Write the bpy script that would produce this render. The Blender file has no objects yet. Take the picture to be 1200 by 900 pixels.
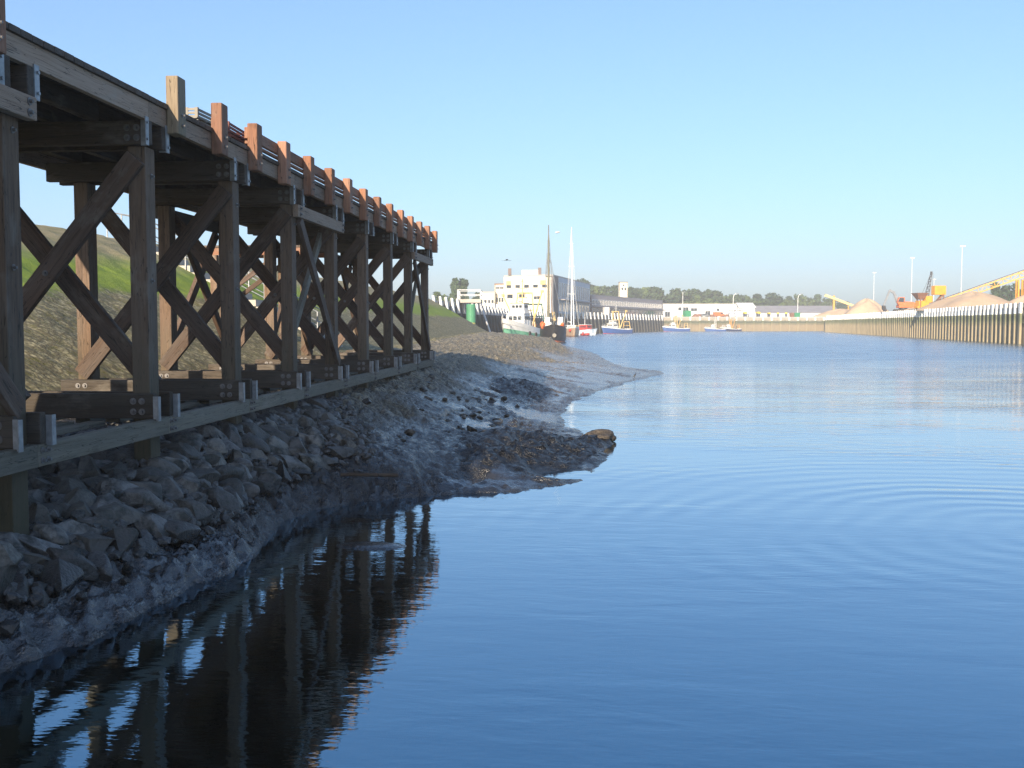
import bpy, bmesh, math, random
import numpy as np
from mathutils import Vector, Matrix

R = math.radians
random.seed(7)
rng = np.random.default_rng(11)
sc = bpy.context.scene
col = sc.collection

# ------------------------------------------------------------------ survey helper: bearing + distance -> place
CAM_H = 2.76
TH = math.atan(70 / 1200.0)
PSI = math.atan(95 / 1200.0 * math.cos(TH))


def at(px, d, z=0.0):
    """ground position seen on bearing px at horizontal range d (metres along the view)"""
    xc = (px - 600) / 1200.0 * d
    return (xc * math.cos(PSI) - d * math.sin(PSI), d * math.cos(PSI) + xc * math.sin(PSI), z)


def zat(py, d):
    return CAM_H + (380 - py) / 1200.0 * d


# ------------------------------------------------------------------ object helpers
def tag(o, label=None, cat=None, group=None, kind=None):
    if label: o['label'] = label
    if cat: o['category'] = cat
    if group: o['group'] = group
    if kind: o['kind'] = kind
    return o


def empty(name, loc, rz=0.0, label=None, cat=None, group=None):
    o = bpy.data.objects.new(name, None)
    col.objects.link(o)
    o.location = loc
    o.rotation_euler = (0, 0, rz)
    o.empty_display_size = 0.2
    return tag(o, label, cat, group)


def link(name, me, parent=None, M=None):
    o = bpy.data.objects.new(name, me)
    col.objects.link(o)
    if parent is not None: o.parent = parent
    if M is not None: o.matrix_basis = M
    return o


def copy_tree(o, parent=None):
    c = o.copy()
    col.objects.link(c)
    c.parent = parent
    for ch in list(o.children):
        copy_tree(ch, c)
    return c


def frame(p0, p1, up=(0, 0, 1)):
    """matrix whose local X runs p0->p1, origin at the middle"""
    p0 = Vector(p0); p1 = Vector(p1)
    x = (p1 - p0).normalized()
    u = Vector(up)
    if abs(x.dot(u)) > 0.98: u = Vector((0, 1, 0))
    y = u.cross(x).normalized()
    z = x.cross(y)
    M = Matrix((x, y, z)).transposed().to_4x4()
    M.translation = (p0 + p1) / 2
    return M


class MB:
    def __init__(s):
        s.v = []; s.f = []; s.m = []

    def add(s, vs, fs, mi=0, M=None):
        b = len(s.v)
        if M is not None: vs = [tuple(M @ Vector(p)) for p in vs]
        s.v += [tuple(p) for p in vs]
        for f in fs:
            s.f.append([b + i for i in f]); s.m.append(mi)
        return s

    def box(s, c, d, mi=0, rz=0.0, M=None, taper=1.0):
        x, y, z = d[0] / 2, d[1] / 2, d[2] / 2
        t = taper
        vs = [(-x, -y, -z), (x, -y, -z), (x, y, -z), (-x, y, -z), (-x * t, -y * t, z), (x * t, -y * t, z), (x * t, y * t, z), (-x * t, y * t, z)]
        fs = [(0, 3, 2, 1), (4, 5, 6, 7), (0, 1, 5, 4), (1, 2, 6, 5), (2, 3, 7, 6), (3, 0, 4, 7)]
        T = Matrix.Translation(c) @ Matrix.Rotation(rz, 4, 'Z')
        if M is not None: T = M @ T
        return s.add(vs, fs, mi, T)

    def beam(s, p0, p1, w, h, mi=0, up=(0, 0, 1)):
        L = (Vector(p1) - Vector(p0)).length
        return s.box((0, 0, 0), (L, w, h), mi, 0, frame(p0, p1, up))

    def tube(s, p0, p1, r0, r1=None, n=8, mi=0):
        if r1 is None: r1 = r0
        p0 = Vector(p0); p1 = Vector(p1)
        L = (p1 - p0).length
        M = frame(p0, p1)
        vs = []
        for xx, r in ((-L / 2, r0), (L / 2, r1)):
            for k in range(n):
                a = 2 * math.pi * k / n
                vs.append((xx, r * math.cos(a), r * math.sin(a)))
        fs = [(k, (k + 1) % n, n + (k + 1) % n, n + k) for k in range(n)]
        fs += [tuple(range(n - 1, -1, -1)), tuple(range(n, 2 * n))]
        return s.add(vs, fs, mi, M)

    def poly(s, pts, r, n=6, mi=0):
        for a, b in zip(pts, pts[1:]): s.tube(a, b, r, r, n, mi)
        return s

    def prism(s, pts, y0, y1, mi=0, M=None):
        """outline in XZ extruded along Y"""
        n = len(pts)
        vs = [(p[0], y0, p[1]) for p in pts] + [(p[0], y1, p[1]) for p in pts]
        fs = [(k, (k + 1) % n, n + (k + 1) % n, n + k) for k in range(n)] + [tuple(range(n - 1, -1, -1)), tuple(range(n, 2 * n))]
        return s.add(vs, fs, mi, M)

    def lathe(s, prof, n=12, mi=0, c=(0, 0, 0)):
        vs = []
        for r, z in prof:
            for k in range(n):
                a = 2 * math.pi * k / n
                vs.append((c[0] + r * math.cos(a), c[1] + r * math.sin(a), c[2] + z))
        fs = []
        for j in range(len(prof) - 1):
            for k in range(n):
                fs.append((j * n + k, j * n + (k + 1) % n, (j + 1) * n + (k + 1) % n, (j + 1) * n + k))
        fs.append(tuple(range(n - 1, -1, -1)))
        fs.append(tuple(range((len(prof) - 1) * n, len(prof) * n)))
        return s.add(vs, fs, mi)

    def blob(s, c, d, mi=0, seed=0, amp=0.2, sub=2):
        bm = bmesh.new()
        bmesh.ops.create_icosphere(bm, subdivisions=sub, radius=1.0)
        r = random.Random(seed)
        ph = [(r.uniform(1, 3), r.uniform(0, 6), Vector((r.uniform(-1, 1), r.uniform(-1, 1), r.uniform(-1, 1)))) for _ in range(6)]
        vs = []
        for v in bm.verts:
            k = 1 + amp * sum(math.sin(a * 2.2 * v.co.dot(q) + b) for a, b, q in ph) / 3
            vs.append((c[0] + v.co.x * d[0] / 2 * k, c[1] + v.co.y * d[1] / 2 * k, c[2] + v.co.z * d[2] / 2 * k))
        fs = [[v.index for v in f.verts] for f in bm.faces]
        bm.free()
        return s.add(vs, fs, mi)

    def mesh(s, name, mats, smooth=False, bevel=0.0):
        me = bpy.data.meshes.new(name)
        me.from_pydata(s.v, [], s.f)
        for m in (mats if isinstance(mats, (list, tuple)) else [mats]): me.materials.append(m)
        me.polygons.foreach_set('material_index', s.m)
        if smooth: me.polygons.foreach_set('use_smooth', [True] * len(me.polygons))
        bm = bmesh.new(); bm.from_mesh(me)
        bmesh.ops.recalc_face_normals(bm, faces=bm.faces)
        if bevel:
            bmesh.ops.bevel(bm, geom=[e for e in bm.edges if len(e.link_faces) == 2 and e.calc_face_angle(0) > 0.6], offset=bevel, segments=2, affect='EDGES', profile=0.6)
        bm.to_mesh(me); bm.free()
        me.update()
        return me

    def build(s, name, mats, parent=None, M=None, smooth=False, bevel=0.0):
        return link(name, s.mesh(name, mats, smooth, bevel), parent, M)


def member(name, p0, p1, w, h, m, parent, org=(0, 0, 0), up=(0, 0, 1), bevel=0.012):
    """one timber: local X along the grain; w across, h along 'up'"""
    p0 = Vector(p0) - Vector(org); p1 = Vector(p1) - Vector(org)
    L = (p1 - p0).length
    b = MB(); b.box((0, 0, 0), (L, w, h))
    return b.build(name, m, parent, frame(p0, p1, up), bevel=bevel)


# ------------------------------------------------------------------ materials
def nt_new(name):
    m = bpy.data.materials.new(name)
    m.use_nodes = True
    nt = m.node_tree
    return m, nt, nt.nodes['Principled BSDF'], nt.nodes['Material Output']


def N(nt, t, **kw):
    n = nt.nodes.new(t)
    for k, v in kw.items():
        if k.startswith('i_'):
            key = k[2:]
            n.inputs[int(key) if key.isdigit() else key.replace('_', ' ')].default_value = v
        else: setattr(n, k, v)
    return n


def L(nt, a, b): nt.links.new(a, b)


def rgba(c): return (c[0], c[1], c[2], 1.0)


def ramp(nt, fac, stops, interp='LINEAR'):
    r = N(nt, 'ShaderNodeValToRGB')
    r.color_ramp.interpolation = interp
    el = r.color_ramp.elements
    while len(el) < len(stops): el.new(0.5)
    for e, (p, c) in zip(el, stops):
        e.position = p; e.color = rgba(c) if len(c) == 3 else c
    L(nt, fac, r.inputs[0])
    return r.outputs[0]


def mix(nt, fac, a, b, mode='MIX'):
    n = N(nt, 'ShaderNodeMix', data_type='RGBA', blend_type=mode)
    if isinstance(fac, (int, float)): n.inputs[0].default_value = fac
    else: L(nt, fac, n.inputs[0])
    for s, v in ((6, a), (7, b)):
        if isinstance(v, tuple): n.inputs[s].default_value = rgba(v)
        else: L(nt, v, n.inputs[s])
    return n.outputs[2]


def math_(nt, op, a, b=None, c=None):
    n = N(nt, 'ShaderNodeMath', operation=op)
    for i, v in enumerate((a, b, c)):
        if v is None: continue
        if isinstance(v, (int, float)): n.inputs[i].default_value = v
        else: L(nt, v, n.inputs[i])
    return n.outputs[0]


def noise(nt, vec, scale, detail=4, rough=0.55, dist=0.0):
    n = N(nt, 'ShaderNodeTexNoise')
    n.inputs['Scale'].default_value = scale; n.inputs['Detail'].default_value = detail
    n.inputs['Roughness'].default_value = rough; n.inputs['Distortion'].default_value = dist
    if vec is not None: L(nt, vec, n.inputs['Vector'])
    return n.outputs[0]


def mapping(nt, vec, scale=(1, 1, 1), loc=(0, 0, 0), rot=(0, 0, 0)):
    n = N(nt, 'ShaderNodeMapping')
    n.inputs['Scale'].default_value = scale; n.inputs['Location'].default_value = loc; n.inputs['Rotation'].default_value = rot
    L(nt, vec, n.inputs[0])
    return n.outputs[0]


def bump(nt, h, strength=0.3, dist=0.02, normal=None):
    b = N(nt, 'ShaderNodeBump')
    b.inputs['Strength'].default_value = strength; b.inputs['Distance'].default_value = dist
    L(nt, h, b.inputs['Height'])
    if normal is not None: L(nt, normal, b.inputs['Normal'])
    return b.outputs[0]


def pmat(name, c1, c2=None, scale=3.0, rough=0.6, bmp=0.15, bdist=0.02, metal=0.0, stretch=(1, 1, 1), world=False, rnd=0.0):
    """painted / plain surface with worn, uneven tone"""
    m, nt, p, out = nt_new(name)
    if c2 is None: c2 = tuple(x * 0.72 for x in c1)
    tc = N(nt, 'ShaderNodeTexCoord')
    src = N(nt, 'ShaderNodeNewGeometry').outputs['Position'] if world else tc.outputs['Object']
    v = mapping(nt, src, stretch)
    n1 = noise(nt, v, scale, 5, 0.62)
    f = ramp(nt, n1, [(0.3, (0, 0, 0)), (0.72, (1, 1, 1))])
    c = mix(nt, f, c1, c2)
    if rnd:
        oi = N(nt, 'ShaderNodeObjectInfo').outputs['Random']
        g = math_(nt, 'MULTIPLY_ADD', oi, rnd * 2, 1 - rnd)
        gc = N(nt, 'ShaderNodeCombineXYZ')
        for i in range(3): L(nt, g, gc.inputs[i])
        c = mix(nt, 1.0, c, gc.outputs[0], 'MULTIPLY')
    L(nt, c, p.inputs['Base Color'])
    p.inputs['Roughness'].default_value = rough
    p.inputs['Metallic'].default_value = metal
    if bmp:
        L(nt, bump(nt, noise(nt, v, scale * 6, 4), bmp, bdist), p.inputs['Normal'])
    return m


def wood_mat(name, cl, cd, algae=0.0, rough=0.72):
    m, nt, p, out = nt_new(name)
    tc = N(nt, 'ShaderNodeTexCoord'); oi = N(nt, 'ShaderNodeObjectInfo')
    geo = N(nt, 'ShaderNodeNewGeometry')
    off = N(nt, 'ShaderNodeVectorMath', operation='ADD')
    L(nt, tc.outputs['Object'], off.inputs[0])
    cx = N(nt, 'ShaderNodeCombineXYZ')
    for i in range(3): L(nt, math_(nt, 'MULTIPLY', oi.outputs['Random'], 37.0 + 11 * i), cx.inputs[i])
    L(nt, cx.outputs[0], off.inputs[1])
    v = off.outputs[0]
    g1 = noise(nt, mapping(nt, v, (0.7, 14, 14)), 2.0, 6, 0.65)
    g2 = noise(nt, mapping(nt, v, (0.25, 2.2, 2.2)), 1.6, 4, 0.6)
    g3 = noise(nt, mapping(nt, v, (1.2, 60, 60)), 2.0, 3, 0.6)
    c = mix(nt, ramp(nt, g1, [(0.32, (0, 0, 0)), (0.7, (1, 1, 1))]), cd, cl)
    c = mix(nt, ramp(nt, g2, [(0.35, (0, 0, 0)), (0.75, (1, 1, 1))]), c, tuple(0.5 * (a + b) * 0.8 + 0.06 for a, b in zip(cl, cd)))
    c = mix(nt, math_(nt, 'MULTIPLY', ramp(nt, g3, [(0.30, (1, 1, 1)), (0.42, (0, 0, 0))]), 0.65), c, tuple(x * 0.35 for x in cd))
    g4 = noise(nt, mapping(nt, v, (0.5, 7, 7)), 3.0, 2, 0.4, 0.6)
    crack = ramp(nt, math_(nt, 'ABSOLUTE', math_(nt, 'SUBTRACT', g4, 0.5)), [(0.0, (1, 1, 1)), (0.012, (0, 0, 0))])
    g5 = noise(nt, mapping(nt, v, (0.8, 1.6, 1.6), (5, 3, 1)), 1.8, 4, 0.65)
    c = mix(nt, math_(nt, 'MULTIPLY', ramp(nt, g5, [(0.56, (0, 0, 0)), (0.72, (1, 1, 1))]), 0.4), c, (0.30, 0.27, 0.23))
    c = mix(nt, math_(nt, 'MULTIPLY', ramp(nt, g5, [(0.26, (1, 1, 1)), (0.40, (0, 0, 0))]), 0.5), c, tuple(x * 0.4 for x in cd))
    c = mix(nt, math_(nt, 'MULTIPLY', crack, 0.85), c, (0.012, 0.010, 0.009))
    rb = math_(nt, 'MULTIPLY_ADD', oi.outputs['Random'], 0.5, 0.75)
    rc = N(nt, 'ShaderNodeCombineXYZ')
    for i in range(3): L(nt, rb, rc.inputs[i])
    c = mix(nt, 1.0, c, rc.outputs[0], 'MULTIPLY')
    if algae:
        sep = N(nt, 'ShaderNodeSeparateXYZ'); L(nt, geo.outputs['Position'], sep.inputs[0])
        zz = math_(nt, 'ADD', sep.outputs[2], math_(nt, 'MULTIPLY', g2, -2.2))
        am = ramp(nt, math_(nt, 'MULTIPLY', math_(nt, 'ADD', zz, 1.0), 0.25), [(0.20, (1, 1, 1)), (0.72, (0, 0, 0))])
        gn = noise(nt, geo.outputs['Position'], 9.0, 4)
        gc = mix(nt, gn, (0.034, 0.040, 0.022), (0.075, 0.075, 0.045))
        c = mix(nt, math_(nt, 'MULTIPLY', am, algae), c, gc)
    L(nt, c, p.inputs['Base Color'])
    p.inputs['Roughness'].default_value = rough
    p.inputs['Specular IOR Level'].default_value = 0.3
    hh = math_(nt, 'ADD', g1, math_(nt, 'MULTIPLY', g3, 0.6))
    L(nt, bump(nt, math_(nt, 'SUBTRACT', hh, crack), 0.4, 0.014), p.inputs['Normal'])
    return m


M_ = {}
M_['post_wood'] = wood_mat('post_wood', (0.235, 0.15, 0.095), (0.085, 0.055, 0.036), algae=0.8)
M_['beam_wood'] = wood_mat('beam_wood', (0.085, 0.06, 0.042), (0.035, 0.025, 0.018), algae=0.2)
M_['brace_wood'] = wood_mat('brace_wood', (0.145, 0.085, 0.055), (0.05, 0.03, 0.02), algae=0.2)
M_['fascia_wood'] = wood_mat('fascia_wood', (0.40, 0.29, 0.21), (0.26, 0.17, 0.115))
M_['waler_wood'] = wood_mat('waler_wood', (0.27, 0.235, 0.18), (0.13, 0.115, 0.088), algae=0.35)
M_['guard_wood'] = wood_mat('guard_wood', (0.36, 0.17, 0.09), (0.21, 0.09, 0.05))
M_['guard_pale'] = wood_mat('guard_pale', (0.38, 0.30, 0.19), (0.22, 0.155, 0.095))
M_['deck_wood'] = wood_mat('deck_wood', (0.12, 0.085, 0.06), (0.06, 0.042, 0.03))
M_['steel'] = pmat('galvanised_steel', (0.34, 0.36, 0.38), (0.17, 0.18, 0.19), 9, 0.5, 0.1, 0.004, metal=0.5)
M_['iron'] = pmat('bolt_iron', (0.20, 0.20, 0.205), (0.12, 0.105, 0.095), 12, 0.55, 0.1, 0.003, metal=0.4)
M_['white'] = pmat('white_paint', (0.78, 0.78, 0.76), (0.62, 0.62, 0.59), 1.3, 0.45, 0.05)
M_['cream'] = pmat('cream_render', (0.75, 0.69, 0.55), (0.66, 0.59, 0.44), 0.35, 0.8, 0.1)
M_['brick'] = pmat('dark_brick', (0.20, 0.15, 0.13), (0.13, 0.10, 0.09), 0.6, 0.85, 0.2)
M_['greywall'] = pmat('blue_grey_cladding', (0.45, 0.53, 0.60), (0.36, 0.43, 0.50), 0.3, 0.6, 0.05)
M_['glass'] = pmat('window_glass', (0.035, 0.05, 0.065), (0.02, 0.03, 0.04), 0.4, 0.12, 0.02)
M_['roofgrey'] = pmat('grey_roof', (0.30, 0.29, 0.30), (0.22, 0.21, 0.22), 0.3, 0.7, 0.1)
M_['concrete'] = pmat('concrete', (0.47, 0.44, 0.39), (0.34, 0.32, 0.28), 0.8, 0.85, 0.2, world=True)
M_['green'] = pmat('green_paint', (0.03, 0.30, 0.13), (0.02, 0.20, 0.09), 1.5, 0.45, 0.05)
M_['hullgreen'] = pmat('hull_green', (0.22, 0.52, 0.34), (0.10, 0.34, 0.22), 1.0, 0.45, 0.05)
M_['darkgreen'] = pmat('dark_green', (0.035, 0.13, 0.10), (0.02, 0.07, 0.06), 1.0, 0.5, 0.05)
M_['black'] = pmat('black_paint', (0.018, 0.020, 0.026), (0.04, 0.035, 0.03), 1.2, 0.45, 0.08)
M_['blue'] = pmat('hull_blue', (0.045, 0.11, 0.33), (0.03, 0.075, 0.22), 1.2, 0.4, 0.05)
M_['darkblue'] = pmat('dark_blue', (0.02, 0.035, 0.10), (0.015, 0.02, 0.05), 1.2, 0.45, 0.05)
M_['red'] = pmat('red_paint', (0.58, 0.05, 0.04), (0.42, 0.04, 0.035), 1.2, 0.45, 0.05)
M_['orange'] = pmat('orange_paint', (0.78, 0.17, 0.04), (0.62, 0.12, 0.03), 1.2, 0.45, 0.05)
M_['yellow'] = pmat('yellow_paint', (0.76, 0.36, 0.03), (0.58, 0.25, 0.025), 0.9, 0.5, 0.08)
M_['lemon'] = pmat('lemon_canvas', (0.86, 0.66, 0.03), (0.74, 0.54, 0.02), 0.9, 0.6, 0.08)
M_['buff'] = pmat('buff_paint', (0.72, 0.52, 0.20), (0.58, 0.38, 0.13), 0.9, 0.5, 0.08)
M_['brownhull'] = pmat('varnished_hull', (0.50, 0.36, 0.25), (0.36, 0.23, 0.15), 1.2, 0.4, 0.05)
M_['rust'] = pmat('rusty_brown', (0.26, 0.12, 0.07), (0.16, 0.075, 0.045), 1.5, 0.75, 0.2)
M_['net'] = pmat('fishing_net', (0.16, 0.10, 0.06), (0.06, 0.09, 0.07), 4, 0.9, 0.6, 0.06)
M_['greymetal'] = pmat('grey_metal', (0.22, 0.24, 0.26), (0.15, 0.16, 0.17), 1.2, 0.5, 0.05)
M_['mastgreen'] = pmat('mast_wood', (0.17, 0.16, 0.11), (0.11, 0.11, 0.075), 1.2, 0.5, 0.05)
M_['rubber'] = pmat('rubber', (0.03, 0.03, 0.03), (0.05, 0.05, 0.045), 3, 0.8, 0.1)
M_['sand'] = pmat('sand', (0.54, 0.40, 0.27), (0.43, 0.31, 0.20), 0.5, 0.95, 0.35, 0.12, world=True)
M_['palecrate'] = pmat('crate_lit_front', (0.28, 0.26, 0.22), (0.20, 0.185, 0.155), 4, 0.8, 0.1)  # pale tone puts the red stack's sunlit front into the colour
M_['redcrate'] = pmat('crate_shaded_side', (0.20, 0.065, 0.05), (0.13, 0.045, 0.035), 4, 0.75, 0.1)  # dark tone puts the stack's shaded side into the colour
M_['land'] = pmat('harbour_ground', (0.34, 0.31, 0.26), (0.24, 0.23, 0.19), 0.06, 0.9, 0.1, world=True)
M_['trunk'] = pmat('bark', (0.13, 0.10, 0.07), (0.08, 0.06, 0.045), 2, 0.9, 0.3)


def leaf_mat(name, c1, c2):
    m, nt, p, out = nt_new(name)
    geo = N(nt, 'ShaderNodeNewGeometry'); oi = N(nt, 'ShaderNodeObjectInfo')
    n1 = noise(nt, geo.outputs['Position'], 0.35, 3)
    f = math_(nt, 'ADD', math_(nt, 'MULTIPLY', n1, 0.9), math_(nt, 'MULTIPLY_ADD', oi.outputs['Random'], 0.5, -0.25))
    L(nt, mix(nt, f, c1, c2), p.inputs['Base Color'])
    p.inputs['Roughness'].default_value = 0.65
    p.inputs['Specular IOR Level'].default_value = 0.25
    tr = N(nt, 'ShaderNodeBsdfTranslucent'); L(nt, mix(nt, f, c1, c2), tr.inputs[0])
    ms = N(nt, 'ShaderNodeMixShader'); ms.inputs[0].default_value = 0.3
    L(nt, p.outputs[0], ms.inputs[1]); L(nt, tr.outputs[0], ms.inputs[2]); L(nt, ms.outputs[0], out.inputs[0])
    return m


M_['leaf'] = leaf_mat('tree_leaves', (0.065, 0.11, 0.035), (0.15, 0.21, 0.06))
M_['leafdark'] = leaf_mat('dark_tree_leaves', (0.04, 0.075, 0.035), (0.085, 0.135, 0.05))


def wall_mat(name, top, band, low, zt=(4.2, 2.9), seed=0):
    """quay face with tidal stains at fixed heights"""
    m, nt, p, out = nt_new(name)
    geo = N(nt, 'ShaderNodeNewGeometry'); sep = N(nt, 'ShaderNodeSeparateXYZ')
    L(nt, geo.outputs['Position'], sep.inputs[0])
    n1 = noise(nt, mapping(nt, geo.outputs['Position'], (1.2, 1.2, 0.25), (seed, 0, 0)), 1.0, 5, 0.65)
    n2 = noise(nt, mapping(nt, geo.outputs['Position'], (3, 3, 0.6)), 1.0, 4, 0.6)
    z = math_(nt, 'ADD', sep.outputs[2], math_(nt, 'MULTIPLY_ADD', n1, 1.6, -0.8))
    f1 = ramp(nt, math_(nt, 'MULTIPLY_ADD', z, 1.0, 0.5 - zt[0]), [(0.15, (0, 0, 0)), (0.85, (1, 1, 1))])
    f2 = ramp(nt, math_(nt, 'MULTIPLY_ADD', z, 0.8, 0.5 - zt[1] * 0.8), [(0.1, (0, 0, 0)), (0.9, (1, 1, 1))])
    c = mix(nt, f2, low, band)
    c = mix(nt, f1, c, top)
    c = mix(nt, 0.35, c, ramp(nt, n2, [(0.3, (0.25, 0.25, 0.25)), (0.75, (1, 1, 1))]), 'MULTIPLY')
    L(nt, c, p.inputs['Base Color'])
    p.inputs['Roughness'].default_value = 0.8
    L(nt, bump(nt, n2, 0.4, 0.05), p.inputs['Normal'])
    return m


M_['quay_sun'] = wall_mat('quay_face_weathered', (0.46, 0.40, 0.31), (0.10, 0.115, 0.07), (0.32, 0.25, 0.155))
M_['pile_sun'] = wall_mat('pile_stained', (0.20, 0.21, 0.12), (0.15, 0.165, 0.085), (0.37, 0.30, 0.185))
M_['quay_shade'] = wall_mat('quay_face_shaded', (0.15, 0.15, 0.15), (0.05, 0.06, 0.055), (0.07, 0.065, 0.05))  # darker copy of the quay face: the left wall's shade put into the colour
# ------------------------------------------------------------------ camera, sky, sun
sc.render.resolution_x = 1024; sc.render.resolution_y = 768
cd = bpy.data.cameras.new('camera'); cam = bpy.data.objects.new('camera', cd); col.objects.link(cam)
cd.sensor_width = 36; cd.lens = 36; cd.clip_start = 0.1; cd.clip_end = 20000
cam.location = (0, 0, CAM_H)
cam.rotation_euler = (math.pi / 2 - TH, 0, PSI)
sc.camera = cam
sc.view_settings.view_transform = 'Standard'; sc.view_settings.look = 'None'
sc.view_settings.gamma = 1.0; sc.view_settings.exposure = 1.2
sc.view_settings.use_curve_mapping = False

SUN_EL = R(19); SUN_PHI = R(12)            # low sun behind the left shoulder
trav = Vector((math.sin(SUN_PHI) * math.cos(SUN_EL), math.cos(SUN_PHI) * math.cos(SUN_EL), -math.sin(SUN_EL)))
w = bpy.data.worlds.new('World'); sc.world = w; w.use_nodes = True
wn = w.node_tree; bg = wn.nodes['Background']
sky = wn.nodes.new('ShaderNodeTexSky'); sky.sky_type = 'NISHITA'; sky.sun_disc = False
sky.sun_elevation = SUN_EL
sky.sun_rotation = math.pi + SUN_PHI
sky.air_density = 1.0; sky.dust_density = 1.6; sky.ozone_density = 6.4; sky.altitude = 0
gm = wn.nodes.new('ShaderNodeGamma'); gm.inputs[1].default_value = 0.75
wn.links.new(sky.outputs[0], gm.inputs[0]); tn = wn.nodes.new('ShaderNodeMix'); tn.data_type = 'RGBA'; tn.blend_type = 'MULTIPLY'; tn.inputs[0].default_value = 1.0; tn.inputs[7].default_value = (1.0, 0.985, 1.0, 1)
wn.links.new(gm.outputs[0], tn.inputs[6]); wn.links.new(tn.outputs[2], bg.inputs[0]); bg.inputs[1].default_value = 0.147
sl = bpy.data.lights.new('sun', 'SUN'); sl.energy = 4.0; sl.angle = R(0.5); sl.color = (1.0, 0.83, 0.62)
so = bpy.data.objects.new('sun', sl); col.objects.link(so)
so.rotation_euler = trav.to_track_quat('-Z', 'Y').to_euler()
so.location = (-20, -60, 40)


# ------------------------------------------------------------------ numeric noise for the terrain
def _h(ix, iy, s):
    n = (ix.astype(np.int64) * 374761393 + iy.astype(np.int64) * 668265263 + s * 974634531) & 0x7fffffff
    n = ((n ^ (n >> 13)) * 1274126177) & 0x7fffffff
    n = n ^ (n >> 16)
    return (n & 0xffff) / 65535.0


def vnoise(x, y, s=0):
    ix = np.floor(x); iy = np.floor(y)
    fx = x - ix; fy = y - iy
    fx = fx * fx * fx * (fx * (fx * 6 - 15) + 10); fy = fy * fy * fy * (fy * (fy * 6 - 15) + 10)
    a = _h(ix, iy, s); b = _h(ix + 1, iy, s); c = _h(ix, iy + 1, s); d = _h(ix + 1, iy + 1, s)
    return (a + (b - a) * fx) * (1 - fy) + (c + (d - c) * fx) * fy - 0.5


def fbm(x, y, s=0, o=4, g=0.5):
    r = 0; a = 1
    for k in range(o):
        r = r + a * vnoise(x + 17.3 * k, y - 9.1 * k, s + k); x = x * 2.03; y = y * 2.03; a *= g
    return r


def cells(x, y, s=0):
    """rounded stones: 1 at a stone's middle, 0 in the joints; plus a random value per stone"""
    ix = np.floor(x); iy = np.floor(y)
    d1 = np.full(x.shape, 9.0); d2 = np.full(x.shape, 9.0); idv = np.zeros(x.shape)
    for dx in (-1, 0, 1):
        for dy in (-1, 0, 1):
            jx = ix + dx; jy = iy + dy
            px = jx + _h(jx, jy, s); py = jy + _h(jx, jy, s + 5)
            d = np.hypot(px - x, py - y)
            nid = _h(jx, jy, s + 9)
            closer = d < d1
            d2 = np.where(closer, d1, np.minimum(d2, d))
            idv = np.where(closer, nid, idv)
            d1 = np.where(closer, d, d1)
    return np.clip((d2 - d1) * 2.2, 0, 1) ** 0.6, idv


def sstep(a, b, x):
    t = np.clip((x - a) / (b - a), 0, 1)
    return t * t * (3 - 2 * t)


SH = np.array([(-60, -5.4), (0, -5.1), (6, -4.85), (7.6, -4.66), (8.4, -4.36), (9.9, -4.25), (11.4, -3.97), (12.6, -4.25), (14, -4.36), (15, -4.0), (15.6, -3.5), (16.3, -2.4),
               (16.7, -1.3), (17.85, -0.14), (20.7, 0.1), (24.2, 0.3), (25.9, -0.15), (27.6, -0.79), (31, -0.95), (34.9, -0.86), (40.5, -0.16), (49.7, 1.86),
               (57.5, 4.0), (60.5, 4.1), (66.7, 1.94), (80, 0.9), (95, 0.4), (115, -1.5), (133, -3.85), (150, -9.5), (165, -16), (200, -30)])
ZP = np.array([(-60, 0.45), (0, 0.5), (9.4, 0.62), (12.5, 0.95), (15.6, 1.10), (22, 1.12), (33, 1.27), (60, 1.30), (100, 1.15), (118, 1.0), (150, 0.5), (200, 0.2)])


def foot(Y): return np.interp(Y, [0, 40, 118, 200], [-8.7, -8.7, -12.5, -14])


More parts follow.
